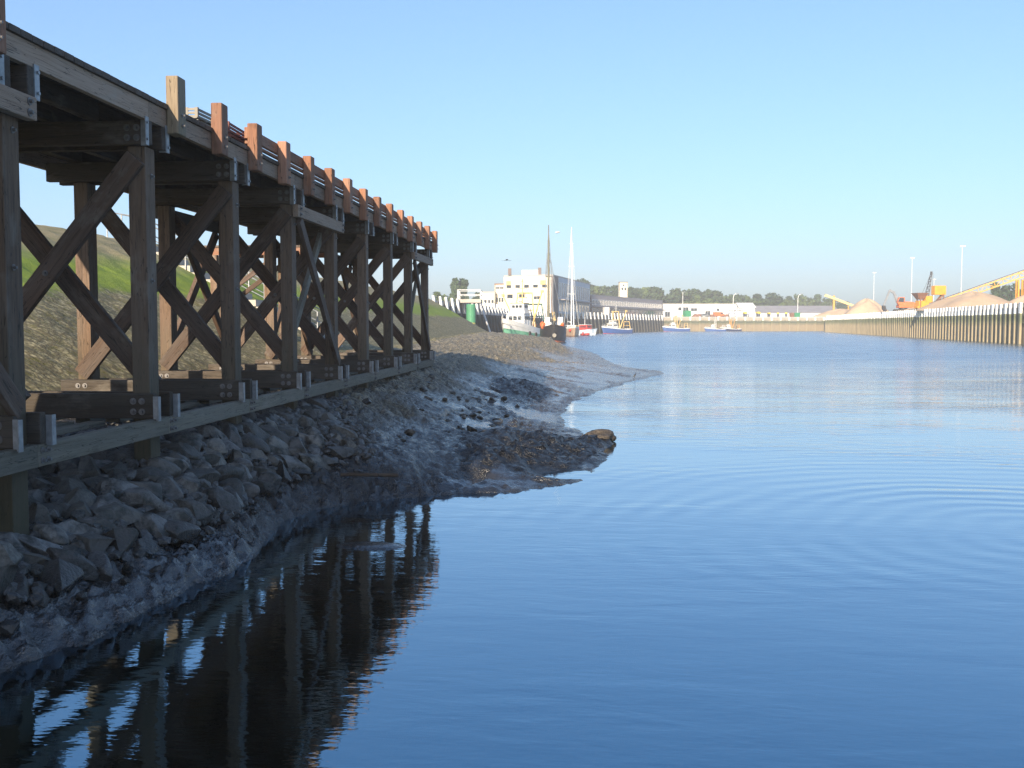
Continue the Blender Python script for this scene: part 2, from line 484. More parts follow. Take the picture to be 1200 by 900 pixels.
def ground_z(X, Y, detail=True):
    xs = np.interp(Y, SH[:, 0], SH[:, 1]) + 0.22 * fbm(Y * 0.9, Y * 0 + 3.3, 3, 3) * np.clip((Y - 6) / 10, 0.2, 1.6)
    zp = np.interp(Y, ZP[:, 0], ZP[:, 1])
    s = (xs - X) / np.maximum(xs + 5.45, 0.5)
    steep = sstep(18, 13, Y)
    g = np.clip(s, 0, 1)
    up = zp * (steep * g ** 0.9 + (1 - steep) * (0.22 * g ** 0.7 + 0.78 * g ** 1.9))
    z = np.where(s < 0, -0.22 * (X - xs), np.where(s > 1, zp + 0.10 * np.maximum(-5.45 - X, 0) * sstep(2, 12, Y + 6), up))
    # dike slope
    xf = foot(Y)
    sl = np.interp(Y, [0, 60, 118], [0.5, 0.52, 0.62])
    zd = 1.45 + np.interp(Y, [0, 60, 118], [0, 0, 0.25]) + sl * (xf - X)
    crest = 5.95 + 0.12 * fbm(X * 0.12, Y * 0.12, 40, 2)
    zd = np.minimum(zd, crest)
    dk = 1 - sstep(0, 1, (X - xf + 0.6) / 1.2)
    zz = np.where(X < xf + 0.6, z * (1 - dk) + np.maximum(zd, z) * dk, z)
    # the dike's end in front of the quay wall
    lim = 5.95 - (Y - 118) * 0.55
    zz = np.where((Y > 118) & (X > -20.4), np.minimum(zz, np.maximum(lim, np.minimum(z, 1.6))), zz)
    # dark hump and the pool before it
    hump = np.exp(-(((X + 1.35) / 1.25) ** 2 + ((Y - 21.6) / 1.9) ** 2) ** 1.3)
    hump2 = np.exp(-(((X - 0.1) / 0.36) ** 2 + ((Y - 23.9) / 0.9) ** 2) ** 1.5)
    hump3 = np.exp(-(((X + 1.9) / 0.55) ** 2 + ((Y - 19.2) / 0.7) ** 2) ** 1.2)
    hump4 = np.exp(-(((X + 2.6) / 0.9) ** 2 + ((Y - 38) / 3.5) ** 2) ** 1.2)
    zz = zz + 0.19 * hump + 0.12 * hump2 + 0.10 * hump3 + 0.10 * hump4
    pool = np.exp(-(((X + 0.55) / 0.62) ** 2 + ((Y - 18.75) / 0.75) ** 2) ** 2)
    zz = zz * (1 - 0.97 * pool) - 0.02 * pool
    islet = np.exp(-(((X + 2.75) / 0.62) ** 2 + ((Y - 12.45) / 0.30) ** 2) ** 2)
    zz = np.where(islet > 0.03, np.maximum(zz, -0.10 + 0.135 * islet), zz)
    # masks that blacken the humps and darken the ground round the near one
    blk = np.clip(hump + hump2 + hump3 + hump4, 0, 1)
    blk2 = 0.5 * np.exp(-(((X + 0.9) / 1.25) ** 2 + ((Y - 20.0) / 2.0) ** 2) ** 2) * (0.7 + 1.2 * fbm(X * 2.2, Y * 1.6, 77, 3))
    if not detail: return zz, blk, islet, s
    # stones, lumps, runnels
    mudd = sstep(0.0, 0.5, zz) * (X > xf)
    far = np.clip(Y / 25.0, 0.6, 3.0)
    rub = np.clip(sstep(0.55, 1.05, zz + 0.5 * fbm(X * 0.5, Y * 0.35, 21, 3)), 0, 1) * sstep(14, 20, Y)
    rub = np.maximum(rub, sstep(60, 85, Y) * sstep(0.15, 0.5, zz))
    rub = rub * sstep(-0.5, 0.3, X - xf)
    c1, i1 = cells(X * 3.1, Y * 2.6, 2)
    c2, i2 = cells(X * 6.5, Y * 5.5, 8)
    c3, i3 = cells(X * 1.5, Y * 0.8, 33)
    amp = 0.10 * fbm(X * 1.1, Y * 0.8, 50, 4) * sstep(-0.05, 0.4, zz)
    runn = -0.13 * sstep(0.06, 0.0, np.abs(fbm(X * 0.42 + 0.3 * fbm(X, Y, 70, 2), Y * 0.16, 60, 2))) * sstep(0.05, 0.2, zz) * sstep(0.9, 0.5, zz) * sstep(13, 18, Y)
    wet = sstep(-0.06, 0.10, fbm(X * 0.75 + 0.4 * fbm(X * 2, Y, 7, 2), Y * 0.30, 150, 4)) * sstep(0.0, 0.05, zz) * sstep(0.80, 0.45, zz) * np.maximum(sstep(14.5, 17, Y), 0.7) * sstep(75, 45, Y) * (1 - rub) * (1 - sstep(0.05, 0.25, blk)) * (X > xf)
    zz2 = zz + amp * (1 - 0.5 * wet) + runn
    zz2 = zz2 + rub * (0.11 * c1 * (0.4 + i1) + 0.05 * c2 * (0.3 + i2) - 0.05)
    zz2 = zz2 + rub * sstep(40, 80, Y) * 0.24 * (c3 * i3 - 0.1)
    zz2 = zz2 + blk * (0.07 * c2 * i2 + 0.12 * fbm(X * 3.5, Y * 3.0, 90, 4))
    shore_l = sstep(-0.03, 0.03, zz) * sstep(0.5, 0.2, zz) * (1 - islet) * (1 - pool)
    zz2 = zz2 + sstep(0.0, 0.12, zz) * (X > xf) * (1 - islet) * (1 - pool) * (1 - rub) * (1 - 0.85 * wet) * ((0.040 + 0.035 * sstep(17, 13, Y)) * fbm(X * 4.2, Y * 3.6, 120, 5, 0.6) + 0.03 * (c2 * i2 - 0.25))
    c4, i4 = cells(X * 8.0, Y * 7.0, 61)
    nearm = sstep(0.0, 0.06, zz) * sstep(19, 15, Y) * (X > xf) * (1 - islet) * sstep(1.0, 0.6, zz)
    zz2 = zz2 + nearm * (0.05 * c4 * i4 + 0.085 * fbm(X * 6, Y * 5, 210, 4, 0.6) + 0.05 * c2 * i2 - 0.04)
    zz2 = zz2 + shore_l * (1 - 0.8 * wet) * (0.05 * fbm(X * 5.5, Y * 5.0, 95, 4) + 0.03 * (c2 * i2 - 0.3))
    # stone-pitched slope
    onslope = (X < xf + 0.4) & (zz < 4.0)
    pit = np.where(onslope, 1.0, 0.0) * sstep(4.0, 3.5, zz)
    zz2 = zz2 + pit * (0.02 * c2 * (0.3 + i2) - 0.01) + (X < xf) * (zz > 3.6) * 0.02 * fbm(X * 2, Y * 2, 99, 3)
    return zz2, np.clip(blk + blk2, 0, 1), islet, s, rub, i1, c1, wet


def axis(parts):
    out = []
    for a, b, st in parts:
        n = max(1, int(round((b - a) / st)))
        out += list(a + (b - a) * np.arange(n) / n)
    out.append(parts[-1][1])
    return np.array(out)


gx = axis([(-420, -120, 50), (-120, -40, 8), (-40, -20, 1.2), (-20, -17, 0.35), (-17, -8.7, 0.13), (-8.7, -5.8, 0.075), (-5.8, -3.2, 0.033), (-3.2, -2, 0.045), (-2, 1.0, 0.06), (1.0, 5.2, 0.16), (5.2, 9, 0.6)])
gy = axis([(-200, -20, 15), (-20, 4, 0.6), (4, 7, 0.10), (7, 14, 0.036), (14, 18, 0.05), (18, 26, 0.07), (26, 40, 0.13), (40, 62, 0.24), (62, 100, 0.45), (100, 146, 0.6), (146, 180, 2.5)])
GX, GY = np.meshgrid(gx, gy)
Z, BLK, ISL, S_, RUB, SID, SC1, WET = ground_z(GX, GY)
nx, ny = len(gx), len(gy)
XF = foot(GY)
# left of the quay wall there is no bank beyond the dike's end: it runs under the harbour ground
Z = np.where((GY > 127.5) & (GX < -20.6), np.minimum(Z, 5.62), Z)


def sub_mesh(name, mask, mats):
    """faces of the height field where mask holds, as one mesh with attributes"""
    idx = np.arange(nx * ny).reshape(ny, nx)
    q = np.stack([idx[:-1, :-1], idx[:-1, 1:], idx[1:, 1:], idx[1:, :-1]], -1)[mask]
    used = np.unique(q); remap = np.full(nx * ny, -1); remap[used] = np.arange(len(used))
    q = remap[q]
    co = np.stack([GX.ravel(), GY.ravel(), Z.ravel()], -1)[used]
    me = bpy.data.meshes.new(name)
    me.vertices.add(len(co)); me.vertices.foreach_set('co', co.astype(np.float32).ravel())
    me.loops.add(q.size); me.loops.foreach_set('vertex_index', q.astype(np.int32).ravel())
    me.polygons.add(len(q)); me.polygons.foreach_set('loop_start', (np.arange(len(q)) * 4).astype(np.int32))
    me.polygons.foreach_set('use_smooth', np.ones(len(q), bool))
    for nm, arr in (('stone', RUB), ('tint', SID), ('black', BLK), ('flat', ISL), ('joint', SC1), ('wet', WET)):
        a = me.attributes.new(nm, 'FLOAT', 'POINT'); a.data.foreach_set('value', arr.ravel()[used].astype(np.float32))
    for m in mats: me.materials.append(m)
    me.update(calc_edges=True); me.validate()
    return link(name, me)


def attr(nt, nm):
    return N(nt, 'ShaderNodeAttribute', attribute_name=nm).outputs['Fac']


def mud_mat():
    m, nt, p, out = nt_new('tidal_mud')
    pos = N(nt, 'ShaderNodeNewGeometry').outputs['Position']
    sep = N(nt, 'ShaderNodeSeparateXYZ'); L(nt, pos, sep.inputs[0])
    nA = noise(nt, pos, 0.9, 6, 0.6); nB = noise(nt, pos, 7, 5, 0.65); nC = noise(nt, pos, 45, 3, 0.6)
    stone, tint, black, flat = attr(nt, 'stone'), attr(nt, 'tint'), attr(nt, 'black'), attr(nt, 'flat')
    mud = mix(nt, ramp(nt, nA, [(0.35, (0, 0, 0)), (0.68, (1, 1, 1))]), (0.010, 0.0105, 0.012), (0.036, 0.034, 0.031))
    dry = mix(nt, nB, (0.24, 0.185, 0.12), (0.46, 0.375, 0.26))
    zr = ramp(nt, math_(nt, 'ADD', sep.outputs[2], math_(nt, 'MULTIPLY_ADD', nA, 0.5, -0.25)), [(0.05, (0, 0, 0)), (0.55, (1, 1, 1))])
    ymask = ramp(nt, math_(nt, 'MULTIPLY', sep.outputs[1], 0.01), [(0.20, (0, 0, 0)), (0.62, (1, 1, 1))])
    c = mix(nt, math_(nt, 'MULTIPLY', math_(nt, 'MULTIPLY_ADD', zr, 0.5, 0.45), ymask), mud, dry)
    st = mix(nt, tint, (0.25, 0.195, 0.11), (0.58, 0.49, 0.32))
    st = mix(nt, ramp(nt, nB, [(0.35, (1, 1, 1)), (0.6, (0, 0, 0))]), st, (0.10, 0.095, 0.045))
    st = mix(nt, math_(nt, 'MULTIPLY_ADD', ymask, 0.8, 0.2), mix(nt, 0.55, st, (0.07, 0.065, 0.05)), st)
    c = mix(nt, math_(nt, 'MULTIPLY', stone, 0.9), c, st)
    peb = ramp(nt, nC, [(0.58, (0, 0, 0)), (0.68, (1, 1, 1))])
    c = mix(nt, math_(nt, 'MULTIPLY', peb, math_(nt, 'MULTIPLY', ymask, 0.5)), c, (0.30, 0.27, 0.22))
    nD = noise(nt, pos, 17, 4, 0.6)
    c = mix(nt, ramp(nt, nD, [(0.36, (0.9, 0.9, 0.9)), (0.52, (0, 0, 0))]), c, (0.009, 0.009, 0.010))
    c = mix(nt, math_(nt, 'MULTIPLY', ramp(nt, nD, [(0.56, (0, 0, 0)), (0.70, (1, 1, 1))]), math_(nt, 'MULTIPLY', ymask, 0.6)), c, (0.13, 0.12, 0.10))
    bk = ramp(nt, math_(nt, 'ADD', black, math_(nt, 'MULTIPLY_ADD', nA, 0.3, -0.15)), [(0.10, (0, 0, 0)), (0.30, (1, 1, 1))])
    c = mix(nt, bk, c, (0.004, 0.005, 0.007))
    L(nt, c, p.inputs['Base Color'])
    # wet film: smooth in the low, flat places
    wet = ramp(nt, nB, [(0.36, (0.12, 0.12, 0.12)), (0.64, (0.42, 0.42, 0.42))])
    low = ramp(nt, sep.outputs[2], [(0.10, (0, 0, 0)), (0.95, (1, 1, 1))])
    r = math_(nt, 'ADD', math_(nt, 'MULTIPLY', wet, 0.75), math_(nt, 'MULTIPLY', low, 0.12))
    wm = attr(nt, 'wet')
    r = math_(nt, 'MULTIPLY', r, math_(nt, 'MULTIPLY_ADD', wm, -0.72, 1.0))
    r = math_(nt, 'MAXIMUM', r, math_(nt, 'MULTIPLY', stone, 0.72))
    r = math_(nt, 'MAXIMUM', r, math_(nt, 'MULTIPLY', bk, 0.33))
    r = math_(nt, 'MULTIPLY', r, math_(nt, 'MULTIPLY_ADD', flat, -0.6, 1.0))
    r = math_(nt, 'MAXIMUM', r, 0.17)
    L(nt, r, p.inputs['Roughness'])
    sp = math_(nt, 'MULTIPLY_ADD', wm, 0.3, 1.0)
    L(nt, math_(nt, 'MULTIPLY', sp, math_(nt, 'MULTIPLY_ADD', math_(nt, 'MULTIPLY', bk, ramp(nt, nB, [(0.38, (0.1, 0.1, 0.1)), (0.6, (1, 1, 1))])), -0.7, 1.0)), p.inputs['Specular IOR Level'])
    h = math_(nt, 'ADD', math_(nt, 'ADD', nB, math_(nt, 'MULTIPLY', nD, 0.9)), math_(nt, 'MULTIPLY', nC, 0.15))
    b = N(nt, 'ShaderNodeBump'); b.inputs['Distance'].default_value = 0.10
    L(nt, h, b.inputs['Height']); L(nt, math_(nt, 'MULTIPLY', math_(nt, 'MULTIPLY_ADD', flat, -0.8, 0.9), math_(nt, 'MULTIPLY_ADD', wm, -0.7, 1.0)), b.inputs['Strength'])
    L(nt, b.outputs[0], p.inputs['Normal'])
    return m


def slope_mat():
    m, nt, p, out = nt_new('dike_slope')
    pos = N(nt, 'ShaderNodeNewGeometry').outputs['Position']
    sep = N(nt, 'ShaderNodeSeparateXYZ'); L(nt, pos, sep.inputs[0])
    nA = noise(nt, pos, 0.35, 5, 0.6); nB = noise(nt, pos, 4, 5, 0.65); nC = noise(nt, pos, 22, 3)
    vo = N(nt, 'ShaderNodeTexVoronoi'); vo.inputs['Scale'].default_value = 9.0; vo.inputs['Randomness'].default_value = 0.95
    L(nt, pos, vo.inputs['Vector'])
    vs_ = N(nt, 'ShaderNodeSeparateColor'); L(nt, vo.outputs['Color'], vs_.inputs[0])
    tint = vs_.outputs[0]; joint = math_(nt, 'SUBTRACT', 1.0, math_(nt, 'MULTIPLY', vo.outputs['Distance'], 1.25))
    st = mix(nt, tint, (0.27, 0.245, 0.15), (0.42, 0.38, 0.24))
    st = mix(nt, ramp(nt, nB, [(0.42, (0, 0, 0)), (0.62, (1, 1, 1))]), st, (0.13, 0.125, 0.045))
    st = mix(nt, ramp(nt, joint, [(0.22, (1, 1, 1)), (0.52, (0, 0, 0))]), st, (0.17, 0.15, 0.09))
    grass = mix(nt, nB, (0.17, 0.25, 0.03), (0.27, 0.33, 0.055))
    hay = mix(nt, nB, (0.36, 0.29, 0.17), (0.28, 0.25, 0.14))
    hay = mix(nt, ramp(nt, noise(nt, mapping(nt, pos, (0.5, 0.5, 6)), 1.5, 3), [(0.45, (0, 0, 0)), (0.65, (0.7, 0.7, 0.7))]), hay, (0.20, 0.19, 0.09))
    z = math_(nt, 'ADD', sep.outputs[2], math_(nt, 'MULTIPLY_ADD', nB, 0.5, -0.25))
    z = math_(nt, 'ADD', z, math_(nt, 'MULTIPLY_ADD', nA, 0.8, -0.4))
    f1 = ramp(nt, math_(nt, 'MULTIPLY', z, 0.1), [(0.345, (0, 0, 0)), (0.375, (1, 1, 1))])
    f2 = ramp(nt, math_(nt, 'MULTIPLY', z, 0.1), [(0.44, (0, 0, 0)), (0.52, (1, 1, 1))])
    c = mix(nt, f2, mix(nt, f1, st, grass), hay)
    L(nt, c, p.inputs['Base Color'])
    p.inputs['Roughness'].default_value = 0.9
    p.inputs['Specular IOR Level'].default_value = 0.2
    L(nt, bump(nt, math_(nt, 'ADD', math_(nt, 'MULTIPLY_ADD', nB, 0.3, nC), math_(nt, 'MULTIPLY', joint, -0.5)), 0.35, 0.04), p.inputs['Normal'])
    return m


cxm = (GX[:-1, :-1] + GX[1:, 1:]) / 2; cym = (GY[:-1, :-1] + GY[1:, 1:]) / 2
dikemask = (cxm < foot(cym) + 0.3) & (cym < 126)
tag(sub_mesh('mudflat', ~dikemask, [mud_mat()]), kind='structure')
tag(sub_mesh('dike', dikemask, [slope_mat()]), kind='structure')


# ------------------------------------------------------------------ water
def water_mat():
    m, nt, p, out = nt_new('harbour_water')
    pos = N(nt, 'ShaderNodeNewGeometry').outputs['Position']
    sep = N(nt, 'ShaderNodeSeparateXYZ'); L(nt, pos, sep.inputs[0])
    p.inputs['Base Color'].default_value = (0.14, 0.265, 0.34, 1)
    p.inputs['Metallic'].default_value = 1.0

    # calm in the lee of the jetty and bank, breezy out in the basin
    bz = ramp(nt, math_(nt, 'ADD', math_(nt, 'MULTIPLY', sep.outputs[1], 0.01), math_(nt, 'MULTIPLY', noise(nt, mapping(nt, pos, (0.03, 0.05, 1)), 1.0, 3), 0.25)), [(0.32, (0, 0, 0)), (0.62, (0.45, 0.45, 0.45)), (1.0, (1, 1, 1))])
    L(nt, math_(nt, 'MULTIPLY_ADD', bz, 0.2, 0.02), p.inputs['Roughness'])
    d1 = noise(nt, mapping(nt, pos, (0.55, 1.5, 1), rot=(0, 0, R(12))), 2.0, 4, 0.5, 0.3)
    d2 = noise(nt, mapping(nt, pos, (0.12, 0.30, 1), rot=(0, 0, R(-8))), 1.0, 3, 0.5)
    d3 = noise(nt, mapping(nt, pos, (2.6, 6.5, 1), rot=(0, 0, R(6))), 2.0, 3, 0.5)
    # ring ripples running out from a disturbance right of the view
    ctr = (-6.3, -13.6, 0)
    wv = N(nt, 'ShaderNodeTexWave', wave_type='RINGS', rings_direction='Z', wave_profile='SIN')
    wv.inputs['Scale'].default_value = 0.55; wv.inputs['Distortion'].default_value = 7.0; wv.inputs['Detail'].default_value = 2.5
    wv.inputs['Detail Scale'].default_value = 0.5
    L(nt, mapping(nt, pos, (1, 1, 0), ctr), wv.inputs['Vector'])
    dist = N(nt, 'ShaderNodeVectorMath', operation='LENGTH'); L(nt, mapping(nt, pos, (1, 1, 0), ctr), dist.inputs[0])
    far = ramp(nt, math_(nt, 'MULTIPLY', sep.outputs[1], 0.05), [(0.5, (0, 0, 0)), (0.75, (1, 1, 1))])
    msk = ramp(nt, math_(nt, 'MULTIPLY', dist.outputs['Value'], 0.05), [(0.0, (0, 0, 0)), (0.06, (1, 1, 1)), (0.22, (0.6, 0.6, 0.6)), (0.48, (0, 0, 0))])
    patch = ramp(nt, noise(nt, mapping(nt, pos, (0.14, 0.25, 1)), 1.0, 2), [(0.36, (0.2, 0.2, 0.2)), (0.66, (1, 1, 1))])
    h = math_(nt, 'ADD', math_(nt, 'MULTIPLY', math_(nt, 'MULTIPLY', d1, patch), math_(nt, 'MULTIPLY_ADD', bz, 0.15, 0.0085)), math_(nt, 'MULTIPLY', d2, 0.012))
    h = math_(nt, 'ADD', h, math_(nt, 'MULTIPLY', d3, math_(nt, 'MULTIPLY_ADD', bz, 0.003, 0.0010)))
    msk = math_(nt, 'MULTIPLY', msk, far)
    h = math_(nt, 'ADD', h, math_(nt, 'MULTIPLY', math_(nt, 'MULTIPLY', wv.outputs['Fac'], msk), math_(nt, 'MULTIPLY', patch, 0.012)))
    b = N(nt, 'ShaderNodeBump'); b.inputs['Strength'].default_value = 1.0; b.inputs['Distance'].default_value = 1.0
    L(nt, h, b.inputs['Height']); L(nt, b.outputs[0], p.inputs['Normal'])
    return m


mb = MB(); mb.add([(-700, -900, 0), (900, -900, 0), (900, 900, 0), (-700, 900, 0)], [(0, 1, 2, 3)])
tag(mb.build('water', water_mat()), kind='structure')

# ------------------------------------------------------------------ harbour land behind the quays
QL = [(-20.2, 127), (-19.5, 141), (-18.3, 165), (-16.6, 213), (-12.3, 262), (-7.4, 284), (3.0, 320), (13.6, 360), (26.7, 402)]
QF = [(26.7, 402), (60.5, 416), (95.0, 430)]
qr_far = at(968, 370); qr_near = at(1200, 143)
ddx = (qr_near[0] - qr_far[0]) / (qr_near[1] - qr_far[1])
QR = [(95.0, 430), qr_far[:2], qr_near[:2], (qr_near[0] + ddx * (30 - qr_near[1]), 30), (qr_near[0] + ddx * (-200 - qr_near[1]), -200)]
LANDZ = 5.62
from mathutils.geometry import tessellate_polygon
ring = [(-6000, 126)] + QL + QF[1:] + QR[1:] + [(6000, -200), (6000, 7000), (-6000, 7000)]
pts = [Vector((x, y, LANDZ)) for x, y in ring]
mb = MB(); mb.add(pts, [tuple(t) for t in tessellate_polygon([pts])])
tag(mb.build('harbour_ground', M_['land']), kind='structure')
# ================================================================== the timber jetty
XF_, XB_ = -5.61, -7.91             # post rows: river side, land side
PW, PD = 0.22, 0.28                 # post across / along
def YK(k): return 9.40 + 3.07 * k
KS = list(range(-7, 9))
ORG = Vector((-6.7, 21.0, 1.0))
jetty = empty('timber_jetty', ORG, 0, 'long dark timber jetty on crossed braces standing over the mud and stones', 'jetty')
ZW0, ZW1 = 1.37, 1.59               # low waler
ZS0, ZS1 = 1.592, 1.90              # sill beams
ZC0, ZC1 = 4.95, 5.238              # cap beams
ZF0, ZF1 = 5.24, 5.47               # fascia
ZD = 5.535                          # deck top
YN, YE = YK(-7) - 0.5, YK(8) + 0.42

def tm(name, p0, p1, w_, h_, m, up=(0, 0, 1), bevel=0.012):
    return member(name, p0, p1, w_, h_, M_[m], jetty, ORG, up, bevel)


def bolts(parent_obj, pts, normal, r=0.038, t=0.03):
    r *= 0.8
    """washers and bolt heads, as a child of the timber they hold"""
    b = MB(); n = Vector(normal)
    for p in pts:
        p = Vector(p)
        b.tube(p, p + n * 0.010, r * 1.35, r * 1.35, 12)
        b.tube(p + n * 0.010, p + n * (0.010 + t), r * 0.72, r * 0.66, 6)
    o = b.build('bolt', M_['iron'])
    o.parent = parent_obj
    o.matrix_parent_inverse = (Matrix.Translation(ORG) @ parent_obj.matrix_basis).inverted()
    return o


for k in KS:
    y = YK(k)
    near = k >= -1
    zb = ground_z(np.array([[XF_]]), np.array([[y]]), False)[0][0, 0] - 0.6
    zb2 = ground_z(np.array([[XB_]]), np.array([[y]]), False)[0][0, 0] - 0.6
    pf = tm('post', (XF_, y, zb), (XF_, y, 4.945), PD, PW, 'post_wood', (1, 0, 0))
    pb = tm('post', (XB_, y, zb2), (XB_, y, 4.945), PD, PW, 'post_wood', (1, 0, 0))
    # paired caps and sills either side of the posts
    dy = PD / 2 + 0.055
    for s in (-1, 1):
        cb = tm('cap_beam', (-8.40, y + s * dy, (ZC0 + ZC1) / 2), (-5.40, y + s * dy, (ZC0 + ZC1) / 2), 0.108, ZC1 - ZC0, 'beam_wood')
        sb = tm('sill_beam', (-8.25, y + s * dy, (ZS0 + ZS1) / 2), (-5.385 + 0.02 * s, y + s * dy, (ZS0 + ZS1) / 2), 0.108, ZS1 - ZS0, 'beam_wood')
        if near and s < 0:
            yy = y - dy - 0.054
            bolts(sb, [(XF_ + a, yy, z_) for a in (-0.055, 0.055) for z_ in (1.68, 1.81)], (0, -1, 0))
            bolts(sb, [(XB_ + a, yy, z_) for a in (-0.055, 0.055) for z_ in (1.68, 1.81)], (0, -1, 0))
            bolts(cb, [(XF_ + a, yy, z_) for a in (-0.06, 0.06) for z_ in (5.03, 5.15)], (0, -1, 0))
    if near:
        bolts(pf, [(XF_ + PW / 2, y + 0.03, 4.60)], (1, 0, 0), 0.03); bolts(pf, [(XF_ + PW / 2, y - 0.02, 3.3)], (1, 0, 0), 0.03)
        # steel angles between cap, fascia and post head; and on the sill ends
        for s in (-1, 1):
            yy = y + s * (dy + 0.054 + 0.012)
            b = MB()
            b.box((-5.445, yy, 5.10), (0.09, 0.012, 0.34)); b.box((-5.397, yy + s * 0.04, 5.10), (0.012, 0.09, 0.34))
            for z_ in (5.0, 5.2): b.tube((-5.391, yy + s * 0.05, z_), (-5.372, yy + s * 0.05, z_), 0.018, 0.018, 6)
            b.build('steel_bracket', M_['steel'], jetty, Matrix.Translation(-ORG))
            b = MB()
            b.box((-5.36, yy, 1.72), (0.09, 0.010, 0.30)); b.box((-5.313, yy + s * 0.035, 1.72), (0.010, 0.075, 0.30))
            b.build('steel_bracket', M_['steel'], jetty, Matrix.Translation(-ORG))
        # crossed braces in the bent
        for s, (za, zb_) in ((-1, (4.80, 1.98)), (1, (1.98, 4.80))):
            br = tm('diagonal_brace', (XF_ + 0.02, y + s * (PD / 2 + 0.05), za), (XB_ - 0.02, y + s * (PD / 2 + 0.05), zb_), 0.096, 0.25, 'brace_wood', (0, 0, 1))
            bolts(br, [((XF_ + XB_) / 2, y + s * (PD / 2 + 0.098), (za + zb_) / 2)], (0, s, 0), 0.035)
    # low fender waler, jointed at the posts
    if k < 8:
        y1 = YK(k + 1)
        e0 = y + (0.10 if k > KS[0] else 0); e1 = y1 + 0.097
        if k == 7: e1 = y1 + 0.36
        wl = tm('fender_waler', (-5.43, e0, (ZW0 + ZW1) / 2), (-5.43, e1, (ZW0 + ZW1) / 2), 0.125, ZW1 - ZW0, 'waler_wood')
        if near:
            bolts(wl, [(-5.3675, y + 0.17 + a, z_) for a in (0, 0.10) for z_ in (1.43, 1.53)], (1, 0, 0), 0.03)
            tm('fender_waler', (XB_ + 0.18, e0, 1.48), (XB_ + 0.18, e1, 1.48), 0.10, 0.2, 'waler_wood')
        # fascia board and the inner stringers
        fa = tm('fascia_board', (-5.445, y + 0.03 - 0.25, (ZF0 + ZF1) / 2), (-5.445, y1 + 0.026 - 0.25 + (0.6 if k == 7 else 0), (ZF0 + ZF1) / 2), 0.075, ZF1 - ZF0, 'fascia_wood', bevel=0.006)
        tm('fascia_board', (-8.80, y - 0.22, (ZF0 + ZF1) / 2), (-8.80, y1 - 0.224 + (0.6 if k == 7 else 0), (ZF0 + ZF1) / 2), 0.075, ZF1 - ZF0, 'fascia_wood', bevel=0.006)
        if near:
            for xs in (-6.1, -6.7, -7.3, -7.9):
                tm('stringer', (xs, y - 0.2, 5.35), (xs, y1 - 0.204, 5.35), 0.12, 0.216, 'beam_wood')
            tm('inner_plank', (-6.15, y + 0.2, 1.53), (-6.15, y1 - 0.2, 1.53), 0.20, 0.06, 'waler_wood')
            tm('inner_plank', (-6.55, y + 0.2, 1.52), (-6.55, y1 - 0.2, 1.52), 0.20, 0.06, 'waler_wood')

# river-side cross bracing with a high waling plank, every fourth bay; the land side likewise
for k in (5,):
    ya, yb = YK(k), YK(k + 1)
    tm('diagonal_brace', (XB_ + 0.165, ya + 0.15, 4.70), (XB_ + 0.165, yb - 0.10, 1.94), 0.085, 0.2, 'brace_wood', (0, 0, 1))
    tm('diagonal_brace', (XB_ - 0.165, yb - 0.12, 4.70), (XB_ - 0.165, ya + 0.14, 1.94), 0.085, 0.2, 'brace_wood', (0, 0, 1))
for k in (-1, 3, 7):
    ya, yb = YK(k), YK(k + 1)
    wp = tm('waling_plank', (-5.43, ya - 0.12, 4.835), (-5.43, yb + 0.26 + (0.14 if k == 7 else 0), 4.835), 0.11, 0.225, 'fascia_wood')
    bolts(wp, [(-5.375, yb + 0.12, z_) for z_ in (4.78, 4.885)], (1, 0, 0), 0.036); bolts(wp, [(-5.375, ya + 0.02, z_) for z_ in (4.78, 4.885)], (1, 0, 0), 0.036)
    tm('diagonal_brace', (-5.44, ya + 0.15, 4.70), (-5.44, yb - 0.10, 1.94), 0.085, 0.21, 'brace_wood', (0, 0, 1))
    tm('diagonal_brace', (-5.78, yb - 0.12, 4.70), (-5.78, ya + 0.14, 1.94), 0.085, 0.17, 'waler_wood', (0, 0, 1))
    tm('diagonal_brace', (XB_ + 0.165, ya + 0.15, 4.70), (XB_ + 0.165, yb - 0.10, 1.94), 0.085, 0.2, 'brace_wood', (0, 0, 1))
    tm('diagonal_brace', (XB_ - 0.165, yb - 0.12, 4.70), (XB_ - 0.165, ya + 0.14, 1.94), 0.085, 0.2, 'brace_wood', (0, 0, 1))
    tm('waling_plank', (XB_ - 0.17, ya - 0.12, 4.835), (XB_ - 0.17, yb + 0.22, 4.835), 0.11, 0.225, 'beam_wood')

# deck of cross planks (one part, plank joints modelled)
b = MB(); yy = YN
while yy < YE:
    wd = min(0.196, YE - yy)
    b.box((-7.115, yy + wd / 2, (ZF1 + 0.002 + ZD) / 2 + 0.002 * math.sin(yy * 7)), (3.48, wd - 0.008, ZD - ZF1 - 0.004))  # land-side overhang widened to keep the sun off the sills
    yy += 0.2
b.build('deck', M_['deck_wood'], jetty, Matrix.Translation(-ORG), bevel=0)

